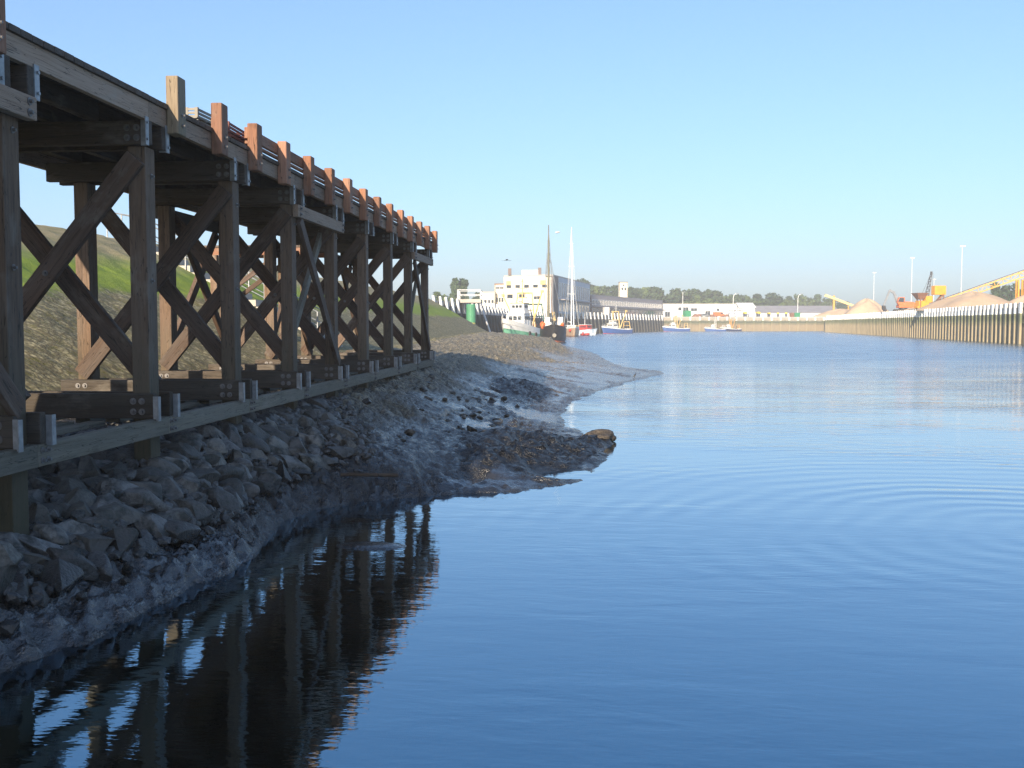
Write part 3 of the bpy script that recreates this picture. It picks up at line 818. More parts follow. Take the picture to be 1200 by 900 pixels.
# guard posts bolted outside the fascia, two per bay, and the rail between them
gk = [-6, -5, -4, -3, -2, -1, 0] + [1 + 0.5 * i for i in range(15)]
GXC = -5.325
first = None
for i, k in enumerate(gk):
    yy = YK(k) + 0.42
    m = 'guard_pale' if k == 1 else 'guard_wood'
    top = 5.90 + random.uniform(-0.012, 0.012)
    if k == 0: yy -= 1.0
    g = tm('guard_post', (GXC, yy, 5.17), (GXC, yy, top), 0.26, 0.16, m, (1, 0, 0), bevel=0.018)
    if k == 1:
        g['label'] = 'pale weathered yellowish guard post'
    if k >= 0: bolts(g, [(GXC + 0.08, yy, z_) for z_ in (5.29, 5.42)], (1, 0, 0), 0.026)
rk = [2 + 0.5 * i for i in range(12)] + [8.0]
for a, c in zip(rk, rk[1:]):
    y0, y1 = YK(a) + 0.42, YK(c) + 0.42
    tm('rail_plank', (-5.44, y0 - 0.06, 5.765), (-5.44, y1 - 0.064, 5.765), 0.07, 0.175, 'guard_wood', bevel=0.008)
    tm('rail_slat', (-5.44, y0 - 0.06, 5.618), (-5.44, y1 - 0.064, 5.618), 0.06, 0.045, 'guard_wood', bevel=0.005)
tm('rail_plank', (-5.42, YE - 0.04, 5.765), (-8.38, YE - 0.04, 5.765), 0.07, 0.175, 'guard_wood', bevel=0.008)
for xx in (-6.4, -7.4, -8.3):
    tm('guard_post', (xx, YE - 0.14, 5.54), (xx, YE - 0.14, 5.92), 0.12, 0.12, 'guard_wood', (1, 0, 0))

# ------------------------------------------------------------------ side platform at the jetty's far end
BO = Vector((-10.6, YK(8) - 0.3, 1.4))
bridge = empty('side_platform', BO, 0, 'short timber platform on posts reaching from the jetty end towards the grass dike', 'platform')
def bm_(name, p0, p1, w_, h_, m, up=(0, 0, 1), bevel=0.01): return member(name, p0, p1, w_, h_, M_[m], bridge, BO, up, bevel)
for yy in (BO.y - 0.75, BO.y + 0.75):
    bm_('platform_beam', (-8.90, yy, 5.14), (-12.75, yy, 5.14), 0.14, 0.24, 'guard_wood')
    for x in (-10.6, -12.4):
        z0 = ground_z(np.array([[x]]), np.array([[yy]]), False)[0][0, 0] - 0.4
        bm_('post', (x, yy, z0), (x, yy, 5.018), 0.22, 0.22, 'post_wood', (1, 0, 0))
    bm_('diagonal_brace', (-10.5, yy + 0.16, 4.9), (-12.3, yy + 0.16, 3.6), 0.07, 0.16, 'brace_wood')
b = MB()
x = -8.95
while x > -12.7:
    b.box((x - 0.1, BO.y, 5.30), (0.192, 1.72, 0.07)); x -= 0.2
b.build('deck', M_['deck_wood'], bridge, Matrix.Translation(-BO))

# steps down the dike with a tube handrail, and a marker post at their head
SO = Vector((-17.4, 38.0, 5.9))
st = empty('dike_stairs', SO, 0, 'concrete stairs with tube handrail running down the grass dike', 'stairs')
b = MB()
for i in range(16):
    xx = -17.3 + 0.5 * i; zz = ground_z(np.array([[xx]]), np.array([[38.0]]), False)[0][0, 0]
    b.box((xx, 38.0, zz + 0.0), (0.5, 1.1, 0.24))
b.build('stair_flight', M_['concrete'], st, Matrix.Translation(-SO))
for yy in (37.4, 38.6):
    b = MB(); pr = None
    for i in range(9):
        xx = -18.2 + 1.0 * i; zz = ground_z(np.array([[xx]]), np.array([[yy]]), False)[0][0, 0]
        b.tube((xx, yy, zz - 0.1), (xx, yy, zz + 1.0), 0.028, 0.028, 6)
        if pr:
            b.tube((pr[0], yy, pr[1] + 1.0), (xx, yy, zz + 1.0), 0.026, 0.026, 6); b.tube((pr[0], yy, pr[1] + 0.5), (xx, yy, zz + 0.5), 0.02, 0.02, 6)
        pr = (xx, zz)
    b.build('handrail', M_['steel'], st, Matrix.Translation(-SO))
b = MB(); b.box((0, 0, 0.65), (0.13, 0.10, 1.3)); b.box((0, 0, 1.33), (0.16, 0.13, 0.06))
tag(b.build('marker_post', M_['greymetal'], None, Matrix.Translation((-17.1, 37.1, 5.75)), bevel=0.01), 'grey marker post standing on the dike crest above the stairs', 'post')

# ------------------------------------------------------------------ crates on the deck
def crate_stack(loc, rz, nx_, nz, mat_, label, cw=0.62, ch=0.16):
    e = empty('crate_stack', loc, rz, label, 'crates')
    for j in range(nz):
        b = MB()
        z0 = j * (ch + 0.012)
        for i in range(4): b.box((0, -cw * 0.75 + i * cw * 0.5, z0 + 0.01), (cw, 0.05, 0.02))
        for s in (-1, 1):
            for q in range(3):
                b.box((s * (cw / 2 - 0.012), 0, z0 + 0.03 + q * 0.052), (0.02, cw * 1.5, 0.034))
                b.box((0, s * (cw * 0.75 - 0.012), z0 + 0.03 + q * 0.052), (cw - 0.05, 0.02, 0.034))
            for q in (-1, 1): b.box((s * (cw / 2 - 0.02), q * (cw * 0.75 - 0.02), z0 + ch / 2), (0.045, 0.045, ch))
            for q in (-0.15, 0.15): b.box((q, s * (cw * 0.75 - 0.008), z0 + ch / 2), (0.03, 0.02, ch))
        b.box((0, 0, z0 + 0.03), (cw - 0.06, cw * 1.5 - 0.06, 0.012))
        o = b.build('crate', mat_, e); o.location = (random.uniform(-.01, .01), random.uniform(-.01, .01), 0)
    return e
crate_stack((-5.90, YK(1.5) + 1.98, ZD + 0.004), 0.03, 1, 2, M_['redcrate'], 'stack of red slatted fish crates, coloured dark as if shaded, at the jetty edge between two guard posts')
crate_stack((-5.95, YK(1.5) + 0.96, ZD + 0.004), -0.05, 1, 2, M_['palecrate'], 'added stack of slatted fish crates before the red ones, pale as their sunlit front')

# ------------------------------------------------------------------ riprap stones below the near bents
M_['stone'] = pmat('riprap_stone', (0.165, 0.155, 0.135), (0.055, 0.053, 0.047), 2.6, 0.6, 0.7, 0.06, rnd=0.5)
M_['stonewet'] = pmat('wet_riprap_stone', (0.09, 0.088, 0.08), (0.035, 0.035, 0.032), 2.6, 0.33, 0.7, 0.06, rnd=0.5)
def stone_mat(name, ca, cb, cc, rough):
    m, nt, p, out = nt_new(name)
    tc = N(nt, 'ShaderNodeTexCoord'); oi = N(nt, 'ShaderNodeObjectInfo'); geo = N(nt, 'ShaderNodeNewGeometry')
    n1 = noise(nt, geo.outputs['Position'], 6.0, 6, 0.65); n2 = noise(nt, geo.outputs['Position'], 30.0, 3)
    base = mix(nt, oi.outputs['Random'], ca, cb)
    r2 = math_(nt, 'FRACT', math_(nt, 'MULTIPLY', oi.outputs['Random'], 17.3))
    g = math_(nt, 'MULTIPLY_ADD', r2, 1.0, 0.45)
    gc = N(nt, 'ShaderNodeCombineXYZ')
    for i in range(3): L(nt, g, gc.inputs[i])
    base = mix(nt, 1.0, base, gc.outputs[0], 'MULTIPLY')
    base = mix(nt, ramp(nt, n1, [(0.42, (0, 0, 0)), (0.62, (1, 1, 1))]), base, cc)
    # silt lying on the stones low on the bank
    sep = N(nt, 'ShaderNodeSeparateXYZ'); L(nt, geo.outputs['Position'], sep.inputs[0])
    lo = ramp(nt, math_(nt, 'ADD', sep.outputs[2], math_(nt, 'MULTIPLY_ADD', n1, 0.5, -0.25)), [(0.32, (1, 1, 1)), (0.58, (0, 0, 0))])
    base = mix(nt, math_(nt, 'MULTIPLY', lo, 0.8), base, (0.022, 0.022, 0.022))
    L(nt, base, p.inputs['Base Color'])
    L(nt, math_(nt, 'MULTIPLY_ADD', lo, -0.3, rough), p.inputs['Roughness'])
    L(nt, bump(nt, math_(nt, 'ADD', n1, math_(nt, 'MULTIPLY', n2, 0.4)), 0.7, 0.06), p.inputs['Normal'])
    return m
M_['stone'] = stone_mat('riprap_stone', (0.165, 0.162, 0.155), (0.13, 0.12, 0.10), (0.042, 0.044, 0.038), 0.58)
M_['stonewet'] = stone_mat('wet_riprap_stone', (0.10, 0.10, 0.10), (0.085, 0.07, 0.055), (0.03, 0.032, 0.026), 0.5)
def stone_mesh(seed):
    r = random.Random(seed)
    bm = bmesh.new()
    bmesh.ops.create_icosphere(bm, subdivisions=4, radius=0.55)
    pl = []
    for i in range(10):
        n = Vector((r.gauss(0, 1), r.gauss(0, 1), r.gauss(0, 1))).normalized()
        pl.append((n, r.uniform(0.23, 0.42)))
    ph = [(Vector((r.gauss(0, 1), r.gauss(0, 1), r.gauss(0, 1))) * 4, r.uniform(0, 6)) for _ in range(8)]
    for v in bm.verts:
        p = v.co.copy()
        for n, d in pl:                       # quarry-broken facets
            t = p.dot(n) - d
            if t > 0: p -= n * t * 0.985
        k = 1 + 0.018 * sum(math.sin(a.dot(v.co) + b_) for a, b_ in ph)
        v.co = p * k
    me = bpy.data.meshes.new('stone')
    bm.to_mesh(me); bm.free()
    me.polygons.foreach_set('use_smooth', [True] * len(me.polygons))
    me.set_sharp_from_angle(angle=R(30))
    return me
smeshes = []
for i in range(14):
    me = stone_mesh(100 + i); me.materials.append(M_['stone']); smeshes.append(me)
wmeshes = []
for i in range(8):
    me = stone_mesh(300 + i); me.materials.append(M_['stonewet']); wmeshes.append(me)
SG = 'riprap stones under the jetty'
cand = []
r = random.Random(5)
for i in range(7000):
    x, y = r.uniform(-6.7, -3.7), r.uniform(6.5, 20.5)
    z, bk, isl, s_ = ground_z(np.array([[x]]), np.array([[y]]), False)
    z = z[0, 0]; s_ = s_[0, 0]
    lim = 0.34 if y < 15 else 0.34 + (y - 15) * 0.15
    if z < lim: continue
    big = r.random()
    d = 0.12 * (0.40 / 0.12) ** (big ** 1.3)
    if y > 16: d *= 0.8
    cand.append((d, x, y, z))
cand.sort(reverse=True)
acc = []
for d, x, y, z in cand:
    ok = True
    for D, X, Y, Z0 in acc:
        if (x - X) ** 2 + (y - Y) ** 2 < (0.365 * (d + D)) ** 2: ok = False; break
    if ok: acc.append((d, x, y, z))
    if len(acc) >= 300: break
NAMED = {}
for i, (d, x, y, z) in enumerate(acc):
    wet = z < 0.45
    o = link('riprap_stone', (wmeshes[i % 8] if wet else smeshes[i % 14]))
    sx, sy, sz = d * r.uniform(1.25, 1.9), d * r.uniform(0.85, 1.15), d * r.uniform(0.7, 1.0)
    o.scale = (sx, sy, sz)
    o.location = (x, y, z + 0.10 * sz + r.uniform(-0.02, 0.05))
    slope = math.atan2(0.45, 1.0)
    o.rotation_euler = (r.gauss(0, 0.22), slope * 0.8 + r.gauss(0, 0.25), r.uniform(-1.2, 1.2))
    tag(o, 'rough grey riprap stone wedged among the others below the jetty', 'stone', SG)

# the small broken stuff packed in the gaps: one uncounted mass
b = MB(); rs = random.Random(9)
lows = []
for i in range(6):
    bm = bmesh.new(); bmesh.ops.create_icosphere(bm, subdivisions=1, radius=0.5)
    q = random.Random(70 + i)
    lows.append(([v.co * q.uniform(0.75, 1.2) for v in bm.verts], [[v.index for v in f.verts] for f in bm.faces])); bm.free()
for i in range(4200):
    x, y = rs.uniform(-7.4, -3.7), rs.uniform(6.5, 22.5)
    z = ground_z(np.array([[x]]), np.array([[y]]), False)[0][0, 0]
    if z < (0.30 if y < 15 else 0.30 + (y - 15) * 0.11) - (0.12 if rs.random() < 0.12 else 0) or rs.random() < max(0, (y - 15) / 10): continue
    d = rs.uniform(0.05, 0.18)
    vs, fs = lows[i % 6]
    M = Matrix.Translation((x, y, z + 0.02 + rs.uniform(0, 0.05))) @ Matrix.Rotation(rs.uniform(0, 6), 4, 'Z') @ Matrix.Rotation(rs.gauss(0.3, 0.3), 4, 'Y') @ Matrix.Diagonal((d * 1.5, d, d * 0.8, 1))
    b.add(vs, fs, 0, M)
tag(b.build('rubble', M_['stonewet']), kind='stuff')

# loose stones in the mud further out
for i in range(46):
    x, y = r.uniform(-5.2, -2.3), r.uniform(18.5, 33)
    z, bk, isl, s_ = ground_z(np.array([[x]]), np.array([[y]]), False); z = z[0, 0]
    if z < 0.10: continue
    d = r.uniform(0.10, 0.24)
    o = link('loose_stone', wmeshes[i % 8])
    o.scale = (d * 1.3, d, d * 0.7); o.location = (x, y, z + d * 0.12); o.rotation_euler = (r.gauss(0, .2), r.gauss(0, .2), r.uniform(0, 6))
    tag(o, 'small dark stone lying loose in the wet mud off the jetty', 'stone', 'loose stones in the mud')
b = MB(); b.blob((0, 0, 0), (0.72, 0.62, 0.32), 0, 5, 0.35, 3)
o = b.build('boulder', pmat('brown_boulder', (0.10, 0.08, 0.06), (0.045, 0.038, 0.03), 3.5, 0.6, 0.8, 0.08), None, Matrix.Translation((0.12, 24.0, 0.12)), smooth=True)
tag(o, 'brown sunlit boulder at the tip of the dark hump, against the water', 'boulder')
# drift timber lying at the water's edge
b = MB(); b.poly([(-0.6, 0, 0), (-0.1, 0.05, 0.03), (0.35, 0.0, 0.02), (0.65, 0.1, 0.0)], 0.03, 7)
tag(b.build('driftwood', M_['brace_wood'], None, Matrix.Translation((-3.75, 15.95, 0.34)) @ Matrix.Rotation(0.15, 4, 'Z')), 'dark driftwood stick lying on the wet mud by the waterline', 'driftwood')
# ================================================================== quay walls with fender piles
def resample(poly, step):
    out = []; acc = 0.0
    for (x0, y0), (x1, y1) in zip(poly, poly[1:]):
        ln = math.hypot(x1 - x0, y1 - y0)
        t = -acc if acc else 0.0
        t = acc
        while t < ln:
            out.append((x0 + (x1 - x0) * t / ln, y0 + (y1 - y0) * t / ln, math.atan2(y1 - y0, x1 - x0)))
            t += step
        acc = t - ln
    return out


def quay(name, poly, side, face_m, label, piles, cap_z=(4.25, 5.78), pile_m='pile_sun', width=0.42, rake=0.0, wide3=False, top=5.60, white_m='white'):
    """side=+1: water lies to the right of the polyline direction"""
    ox, oy = poly[0]
    q = empty(name, (ox, oy, 0), 0, label, 'quay wall')
    # face: an upright slab with thickness
    n = len(poly)
    nor = []
    for i in range(n):
        a = poly[max(i - 1, 0)]; b_ = poly[min(i + 1, n - 1)]
        dx, dy = b_[0] - a[0], b_[1] - a[1]; l_ = math.hypot(dx, dy)
        nor.append((dy / l_ * side, -dx / l_ * side))
    def strip(mbx, off0, off1, z0, z1):
        vs = []
        for (x, y), (nx_, ny_) in zip(poly, nor):
            vs += [(x + nx_ * off0 - ox, y + ny_ * off0 - oy, z0), (x + nx_ * off1 - ox, y + ny_ * off1 - oy, z0),
                   (x + nx_ * off1 - ox, y + ny_ * off1 - oy, z1), (x + nx_ * off0 - ox, y + ny_ * off0 - oy, z1)]
        fs = []
        for i in range(n - 1):
            a = 4 * i
            for k in range(4): fs.append((a + k, a + (k + 1) % 4, a + 4 + (k + 1) % 4, a + 4 + k))
        fs += [(0, 1, 2, 3), (4 * n - 1, 4 * n - 2, 4 * n - 3, 4 * n - 4)]
        mbx.add(vs, fs)
    b = MB(); strip(b, -0.6, 0.0, -2.0, top - 0.5); b.build('wall_face', M_[face_m], q)
    b = MB(); strip(b, -0.9, 0.12, top - 0.497, top + 0.12); b.build('coping', M_['concrete'], q)
    b = MB(); strip(b, 0.003, 0.16, 2.9, 3.2); b.build('fender_beam', M_[pile_m], q)
    meshes = {}
    for i, (x, y, a) in enumerate(piles):
        wd = width * (1.7 if (wide3 and i % 3 == 0) else 1.0)
        key = round(wd, 2)
        if key not in meshes:
            pb = MB()
            z0, z1 = cap_z
            pb.prism([(-0.14 - 0, -1.5), (0.16, -1.5), (0.16, z0), (-0.14, z0)], -wd / 2, wd / 2, 0) if not rake else pb.prism([(-0.16 + rake, -1.5), (0.20 + rake, -1.5), (0.20 + rake * 0.27, z0), (-0.16 + rake * 0.27, z0)], -wd / 2, wd / 2, 0)
            r1 = rake * 0.27
            pb.prism([(-0.16 + r1, z0 + .002), (0.19 + r1, z0 + .002), (0.15, z1 - 0.05), (0.09, z1), (-0.12, z1)], -wd / 2 - 0.01, wd / 2 + 0.01, 1)
            meshes[key] = pb.mesh('fender_pile', [M_[pile_m], M_[white_m]])
        nx_, ny_ = math.sin(a) * side, -math.cos(a) * side
        o = link('fender_pile', meshes[key], q, Matrix.Translation((x + nx_ * 0.34 - ox, y + ny_ * 0.34 - oy, random.uniform(-0.05, 0.05))) @ Matrix.Rotation(math.atan2(ny_, nx_) + random.gauss(0, 0.02), 4, 'Z') @ Matrix.Rotation(random.gauss(0, 0.012), 4, 'X'))
    return q

rp = [p for p in resample(QR[1:4], 2.32) if p[1] > 128][:100]
quay('quay_wall', QR[1:], 1, 'quay_sun', 'long sunlit quay wall with dense white-topped fender piles below the sand heaps', rp, wide3=True)
quay('quay_wall', QF, 1, 'quay_sun', 'far quay wall across the harbour end with widely spaced white-topped piles before the white warehouse', resample(QF, 4.05), width=0.65)
quay('quay_wall', [QR[0], QR[1]], 1, 'quay_sun', 'short return wall at the far end of the sand quay, turned edge-on', resample([QR[0], QR[1]], 6.0)[1:])
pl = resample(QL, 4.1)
quay('quay_wall', QL, 1, 'quay_shade', 'shaded dark quay wall behind the moored trawlers with white-topped raking piles', pl, pile_m='quay_shade', width=0.62, rake=0.9, cap_z=(4.3, 6.35), top=5.7)

# landing platform, gangway and green dolphin on the shaded quay
px_, py_, _ = at(546, 148)
e = empty('landing_platform', (px_ + 0.6, py_, 5.7), R(-86), 'white railed landing platform on top of the dark quay wall beside the gangway', 'platform')
b = MB(); b.box((0, 0, 0.35), (6.0, 3.4, 0.5)); b.build('platform_slab', M_['concrete'], e)
b = MB()
for x in np.linspace(-2.9, 2.9, 5):
    for y in (-1.6, 1.6): b.tube((x, y, 0.6), (x, y, 1.95), 0.05, 0.05, 6)
for z in (1.25, 1.93):
    for y in (-1.6, 1.6): b.tube((-2.9, y, z), (2.9, y, z), 0.045, 0.045, 6)
    for x in (-2.9, 2.9): b.tube((x, -1.6, z), (x, 1.6, z), 0.045, 0.045, 6)
b.build('railing', M_['white'], e)
p0 = at(552, 143)
b = MB(); b.lathe([(0.62, -1.0), (0.62, 4.9), (0.55, 5.05)], 18, 0)
b.lathe([(0.62, 1.0), (0.625, 1.001), (0.64, 1.002)], 18, 0)
gz = pmat('dolphin_green', (0.08, 0.30, 0.16), (0.05, 0.21, 0.11), 1, 0.6)
o = MB().lathe([(0.66, 3.0), (0.66, 5.4), (0.58, 5.55)], 18).build('mooring_dolphin', gz, None, Matrix.Translation((p0[0], p0[1], 0)), smooth=False)
tag(o, 'bright green round mooring pile standing against the dark quay wall', 'mooring pile')
o2 = MB().lathe([(0.64, -2.0), (0.64, 2.998)], 18).build('tide_band', pmat('weedy_yellow_steel', (0.42, 0.40, 0.16), (0.26, 0.28, 0.10), 1.5, 0.8), o)
g0 = at(562, 158, 6.3); g1 = at(575, 150, 1.4)
e = empty('gangway', (g0[0], g0[1], 1.4), 0, 'steep pale gangway leaning from the quay top down to the rubble bank', 'gangway')
b = MB(); v0 = Vector(g0) - Vector(e.location); v1 = Vector(g1) - Vector(e.location)
dx = Vector((0.0, 0.45, 0))
b.beam(v0 + dx, v1 + dx, 0.10, 0.28); b.beam(v0 - dx, v1 - dx, 0.10, 0.28); b.build('side_rail', M_['white'], e)
b = MB()
for t in np.linspace(0.03, 0.97, 14):
    p = v0.lerp(v1, t); b.box(p, (0.25, 0.82, 0.05))
b.build('tread', M_['steel'], e)

# ================================================================== buildings
def wall_with_windows(parent, p0, p1, z0, z1, wins, wall_m, th=0.4, glass='glass', frame_m='white', fr=0.07):
    """wall slab from p0 to p1 (outside on the right hand), wins=[(t0,t1,za,zb)] set proud panes with frames"""
    p0 = Vector((p0[0], p0[1], 0)); p1 = Vector((p1[0], p1[1], 0)); d = (p1 - p0); ln = d.length; d.normalize()
    n = Vector((d.y, -d.x, 0))
    ang = math.atan2(d.y, d.x)
    def loc(t, off, z): return p0 + d * t + n * off + Vector((0, 0, z))
    b = MB(); b.box(loc(ln / 2, -th / 2, (z0 + z1) / 2), (ln, th, z1 - z0), 0, ang)
    w_ = b.build('wall', M_[wall_m] if isinstance(wall_m, str) else wall_m, parent)
    for (t0, t1, za, zb) in wins:
        f = MB()
        f.box(loc((t0 + t1) / 2, 0.03, za - fr / 2), (t1 - t0 + 2 * fr, 0.10, fr), 0, ang); f.box(loc((t0 + t1) / 2, 0.03, zb + fr / 2), (t1 - t0 + 2 * fr, 0.10, fr), 0, ang)
        for t in (t0 - fr / 2, t1 + fr / 2): f.box(loc(t, 0.03, (za + zb) / 2), (fr, 0.10, zb - za), 0, ang)
        if t1 - t0 > 1.6: f.box(loc((t0 + t1) / 2, 0.03, (za + zb) / 2), (fr, 0.09, zb - za), 0, ang)
        fo = f.build('window', M_[frame_m], parent)
        g = MB(); g.box(loc((t0 + t1) / 2, 0.012, (za + zb) / 2), (t1 - t0, 0.02, zb - za), 0, ang); g.build('pane', M_[glass], fo)
    return w_


def bld(name, label, base, cat='building', group=None):
    return empty(name, base, 0, label, cat, group)

def rel(p, e): return (p[0] - e.location.x, p[1] - e.location.y)

Z0 = LANDZ + 0.004
# --- the cream fish hall, its front to the sun, its long side to the water
A = at(590.5, 268); B = at(647.5, 262); C_ = at(691, 322)
fh = bld('harbour_hall', 'tall cream harbour hall with sunlit front and shaded windowed side above the trawlers', (B[0], B[1], 0))
za, zb = Z0, zat(323.5, 262)
H_ = zb - za
lnA = math.dist(A[:2], B[:2]); lnB = math.dist(B[:2], C_[:2])
wins = []
for i in range(5):
    t = 0.8 + i * (lnA - 1.2) / 5
    wins.append((t, t + 1.35, zat(337, 262), zat(333.5, 262)))
wins += [(1.0, 2.6, zat(349, 262), zat(344.5, 262)), (4.4, 6.0, zat(349, 262), zat(344.5, 262)), (8.6, 10.4, zat(350.5, 262), zat(347, 262))]
wall_with_windows(fh, rel(A, fh), rel(B, fh), za, zb, wins, 'cream', frame_m='cream')
wall_with_windows(fh, rel(B, fh), (rel(B, fh)[0] + (C_[0] - B[0]) * 0.13, rel(B, fh)[1] + (C_[1] - B[1]) * 0.13), za, zb, [], 'brick')
s0 = (rel(B, fh)[0] + (C_[0] - B[0]) * 0.132, rel(B, fh)[1] + (C_[1] - B[1]) * 0.132)
wins = []
nW = 15
l2 = lnB * 0.868
for i in range(nW):
    t = 0.6 + i * (l2 - 1.0) / nW
    wins.append((t, t + (l2 / nW) * 0.58, za + H_ * 0.46, za + H_ * 0.86))
for i in range(10):
    t = 0.8 + i * (l2 - 1.0) / 10
    wins.append((t, t + (l2 / 10) * 0.66, za + H_ * 0.06, za + H_ * 0.30))
wall_with_windows(fh, s0, rel(C_, fh), za, zb, wins, 'greywall')
# back walls and roof
D_ = (C_[0] - (B[0] - A[0]) , C_[1] - (B[1] - A[1]))
wall_with_windows(fh, rel(C_, fh), rel(D_, fh), za, zb - 0.01, [], 'brick'); wall_with_windows(fh, rel(D_, fh), rel(A, fh), za, zb - 0.012, [], 'cream')
def flat_roof(parent, pts, z, th, m, over=0.0):
    b = MB(); n = len(pts)
    b.add([(p[0], p[1], z) for p in pts] + [(p[0], p[1], z + th) for p in pts], [tuple(range(n)), tuple(range(n, 2 * n))] + [(k, (k + 1) % n, n + (k + 1) % n, n + k) for k in range(n)])
    return b.build('roof', M_[m], parent)
flat_roof(fh, [rel(p, fh) for p in (A, B, C_, D_)], zb + 0.003, 0.35, 'concrete')
# canopy over the quay, chimneys, roof house
dB = Vector((C_[0] - B[0], C_[1] - B[1], 0)).normalized(); nB = Vector((dB.y, -dB.x, 0))
cz = zat(360, 285)
b = MB(); mid = Vector((B[0], B[1], 0)) + dB * (lnB * 0.56) + nB * 0.9 - Vector((fh.location.x, fh.location.y, 0))
b.box((mid.x, mid.y, za + H_ * 0.385), (lnB * 0.84, 1.7, 0.3), 0, math.atan2(dB.y, dB.x)); b.build('canopy', M_['roofgrey'], fh)
for px, hh in ((597, 1.7), (632, 1.9)):
    q = at(px, 266); b = MB(); b.box((q[0] - fh.location.x, q[1] - fh.location.y + 1.0, zb + 0.4 + hh / 2), (0.8, 0.8, hh)); b.build('chimney', M_['brick'], fh)
q = at(621, 272); b = MB(); b.box((q[0] - fh.location.x, q[1] - fh.location.y + 1.5, zb + 0.36 + 0.8), (4.5, 3.0, 1.6)); b.build('roof_house', M_['white'], fh)
# yellow signs high on the front (worn panels)
nA = Vector((B[1] - A[1], -(B[0] - A[0]), 0)).normalized()
for t_ in (0.1, 0.80):
    q = Vector((A[0], A[1], 0)).lerp(Vector((B[0], B[1], 0)), t_) + nA * 0.08 - Vector((fh.location.x, fh.location.y, 0))
    b = MB(); b.box((q.x, q.y, zat(331, 262)), (1.3, 0.12, 1.1), 0, math.atan2(B[1] - A[1], B[0] - A[0])); b.build('sign_panel', M_['buff'], fh)

def simple_hall(name, label, pxa, pxb, d, ytop, depth, wall_m, roof_m, wins=None, dz=0.0, gable=0.0, cat='building'):
    a, b_ = at(pxa, d), at(pxb, d + dz)
    e = bld(name, label, (a[0], a[1], 0), cat)
    z1 = zat(ytop, d)
    dv = Vector((b_[0] - a[0], b_[1] - a[1], 0)); ln = dv.length; dv.normalize(); back = Vector((-dv.y, dv.x, 0))
    p = [Vector((0, 0, 0)), dv * ln, dv * ln + back * depth, back * depth]
    ws = []
    for (f0, f1, g0, g1) in (wins or []):
        ws.append((f0 * ln, f1 * ln, Z0 + g0 * (z1 - Z0), Z0 + g1 * (z1 - Z0)))
    wall_with_windows(e, p[0], p[1], Z0, z1, ws, wall_m)
    for i in (1, 2, 3): wall_with_windows(e, p[i], p[(i + 1) % 4], Z0, z1 - 0.006 * i, [], wall_m)
    if gable:
        bb = MB(); c = [p[i] + Vector((0, 0, z1 + 0.004)) for i in range(4)]
        o_ = back * -0.4; o2 = back * 0.4; sx = dv * 0.4
        r0 = (p[0] + p[3]) / 2 + Vector((0, 0, z1 + gable)) - sx; r1 = (p[1] + p[2]) / 2 + Vector((0, 0, z1 + gable)) + sx
        v = [c[0] + o_ - sx, c[1] + o_ + sx, c[2] + o2 + sx, c[3] + o2 - sx, r0, r1]
        v2 = [q + Vector((0, 0, 0.22)) for q in v]
        bb.add(v + v2, [(0, 1, 5, 4), (2, 3, 4, 5), (6, 10, 11, 7), (8, 11, 10, 9), (0, 6, 7, 1), (2, 8, 9, 3), (0, 4, 10, 6), (4, 3, 9, 10), (1, 7, 11, 5), (5, 11, 8, 2)])
        bb.build('roof', M_[roof_m], e)
    else:
        flat_roof(e, [tuple(q)[:2] for q in p], z1 + 0.003, 0.35, roof_m)
    return e

simple_hall('office_block', 'small cream block with a flat roof at the left foot of the cream harbour hall', 579.5, 591.5, 272, 334, 9, 'cream', 'rust', [(0.15, 0.35, 0.40, 0.55), (0.42, 0.60, 0.40, 0.55), (0.68, 0.86, 0.40, 0.55), (0.1, 0.9, 0.86, 0.92)])
simple_hall('low_shed', 'low yellow-cream shed between the gangway and the small cream block', 563, 580.5, 270, 343.5, 8, 'cream', 'concrete', [(0.25, 0.42, 0.50, 0.66), (0.52, 0.66, 0.50, 0.66), (0.74, 0.88, 0.50, 0.66)])
# --- the long two-storey block following the quay
la, lb = at(692.5, 329), at(776, 412)
lw = []
ln = math.dist(la[:2], lb[:2])
zt = zat(349.5, 360)
wv = []
nn = 30
for i in range(nn):
    t = 0.012 + i * 0.985 / nn
    wv.append((t, t + 0.62 / nn, 0.55, 0.80))
for i in range(16):
    t = 0.015 + i * 0.98 / 16
    wv.append((t, t + 0.8 / 16, 0.06, 0.36))
e = bld('long_block', 'long low dark block with rows of small windows along the quay behind the blue cutter', (la[0], la[1], 0))
dv = Vector((lb[0] - la[0], lb[1] - la[1], 0)).normalized(); back = Vector((-dv.y, dv.x, 0))
pp = [Vector((0, 0, 0)), dv * ln, dv * ln + back * 16, back * 16]
wall_with_windows(e, pp[0], pp[1], Z0, zt, [(a * ln, b_ * ln, Z0 + c * (zt - Z0), Z0 + d * (zt - Z0)) for a, b_, c, d in wv], pmat('purple_grey_brick', (0.38, 0.33, 0.33), (0.29, 0.25, 0.25), 0.5, 0.85, 0.1), fr=0.16)
for i in (1, 2, 3): wall_with_windows(e, pp[i], pp[(i + 1) % 4], Z0, zt - 0.005 * i, [], 'brick')
flat_roof(e, [tuple(q)[:2] for q in pp], zt + 0.003, 0.4, 'roofgrey')
b = MB(); c = dv * (ln / 2) - back * 0.7; b.box((c.x, c.y, Z0 + 0.445 * (zt - Z0)), (ln, 1.4, 0.35), 0, math.atan2(dv.y, dv.x)); b.build('canopy', M_['roofgrey'], e)
# --- square tower
simple_hall('tower', 'square cream tower rising behind the long dark block', 725.3, 735.2, 420, 331.5, 4.2, 'cream', 'brick', [(0.25, 0.45, 0.78, 0.86), (0.6, 0.8, 0.78, 0.86), (0.4, 0.6, 0.90, 0.95)], cat='tower')
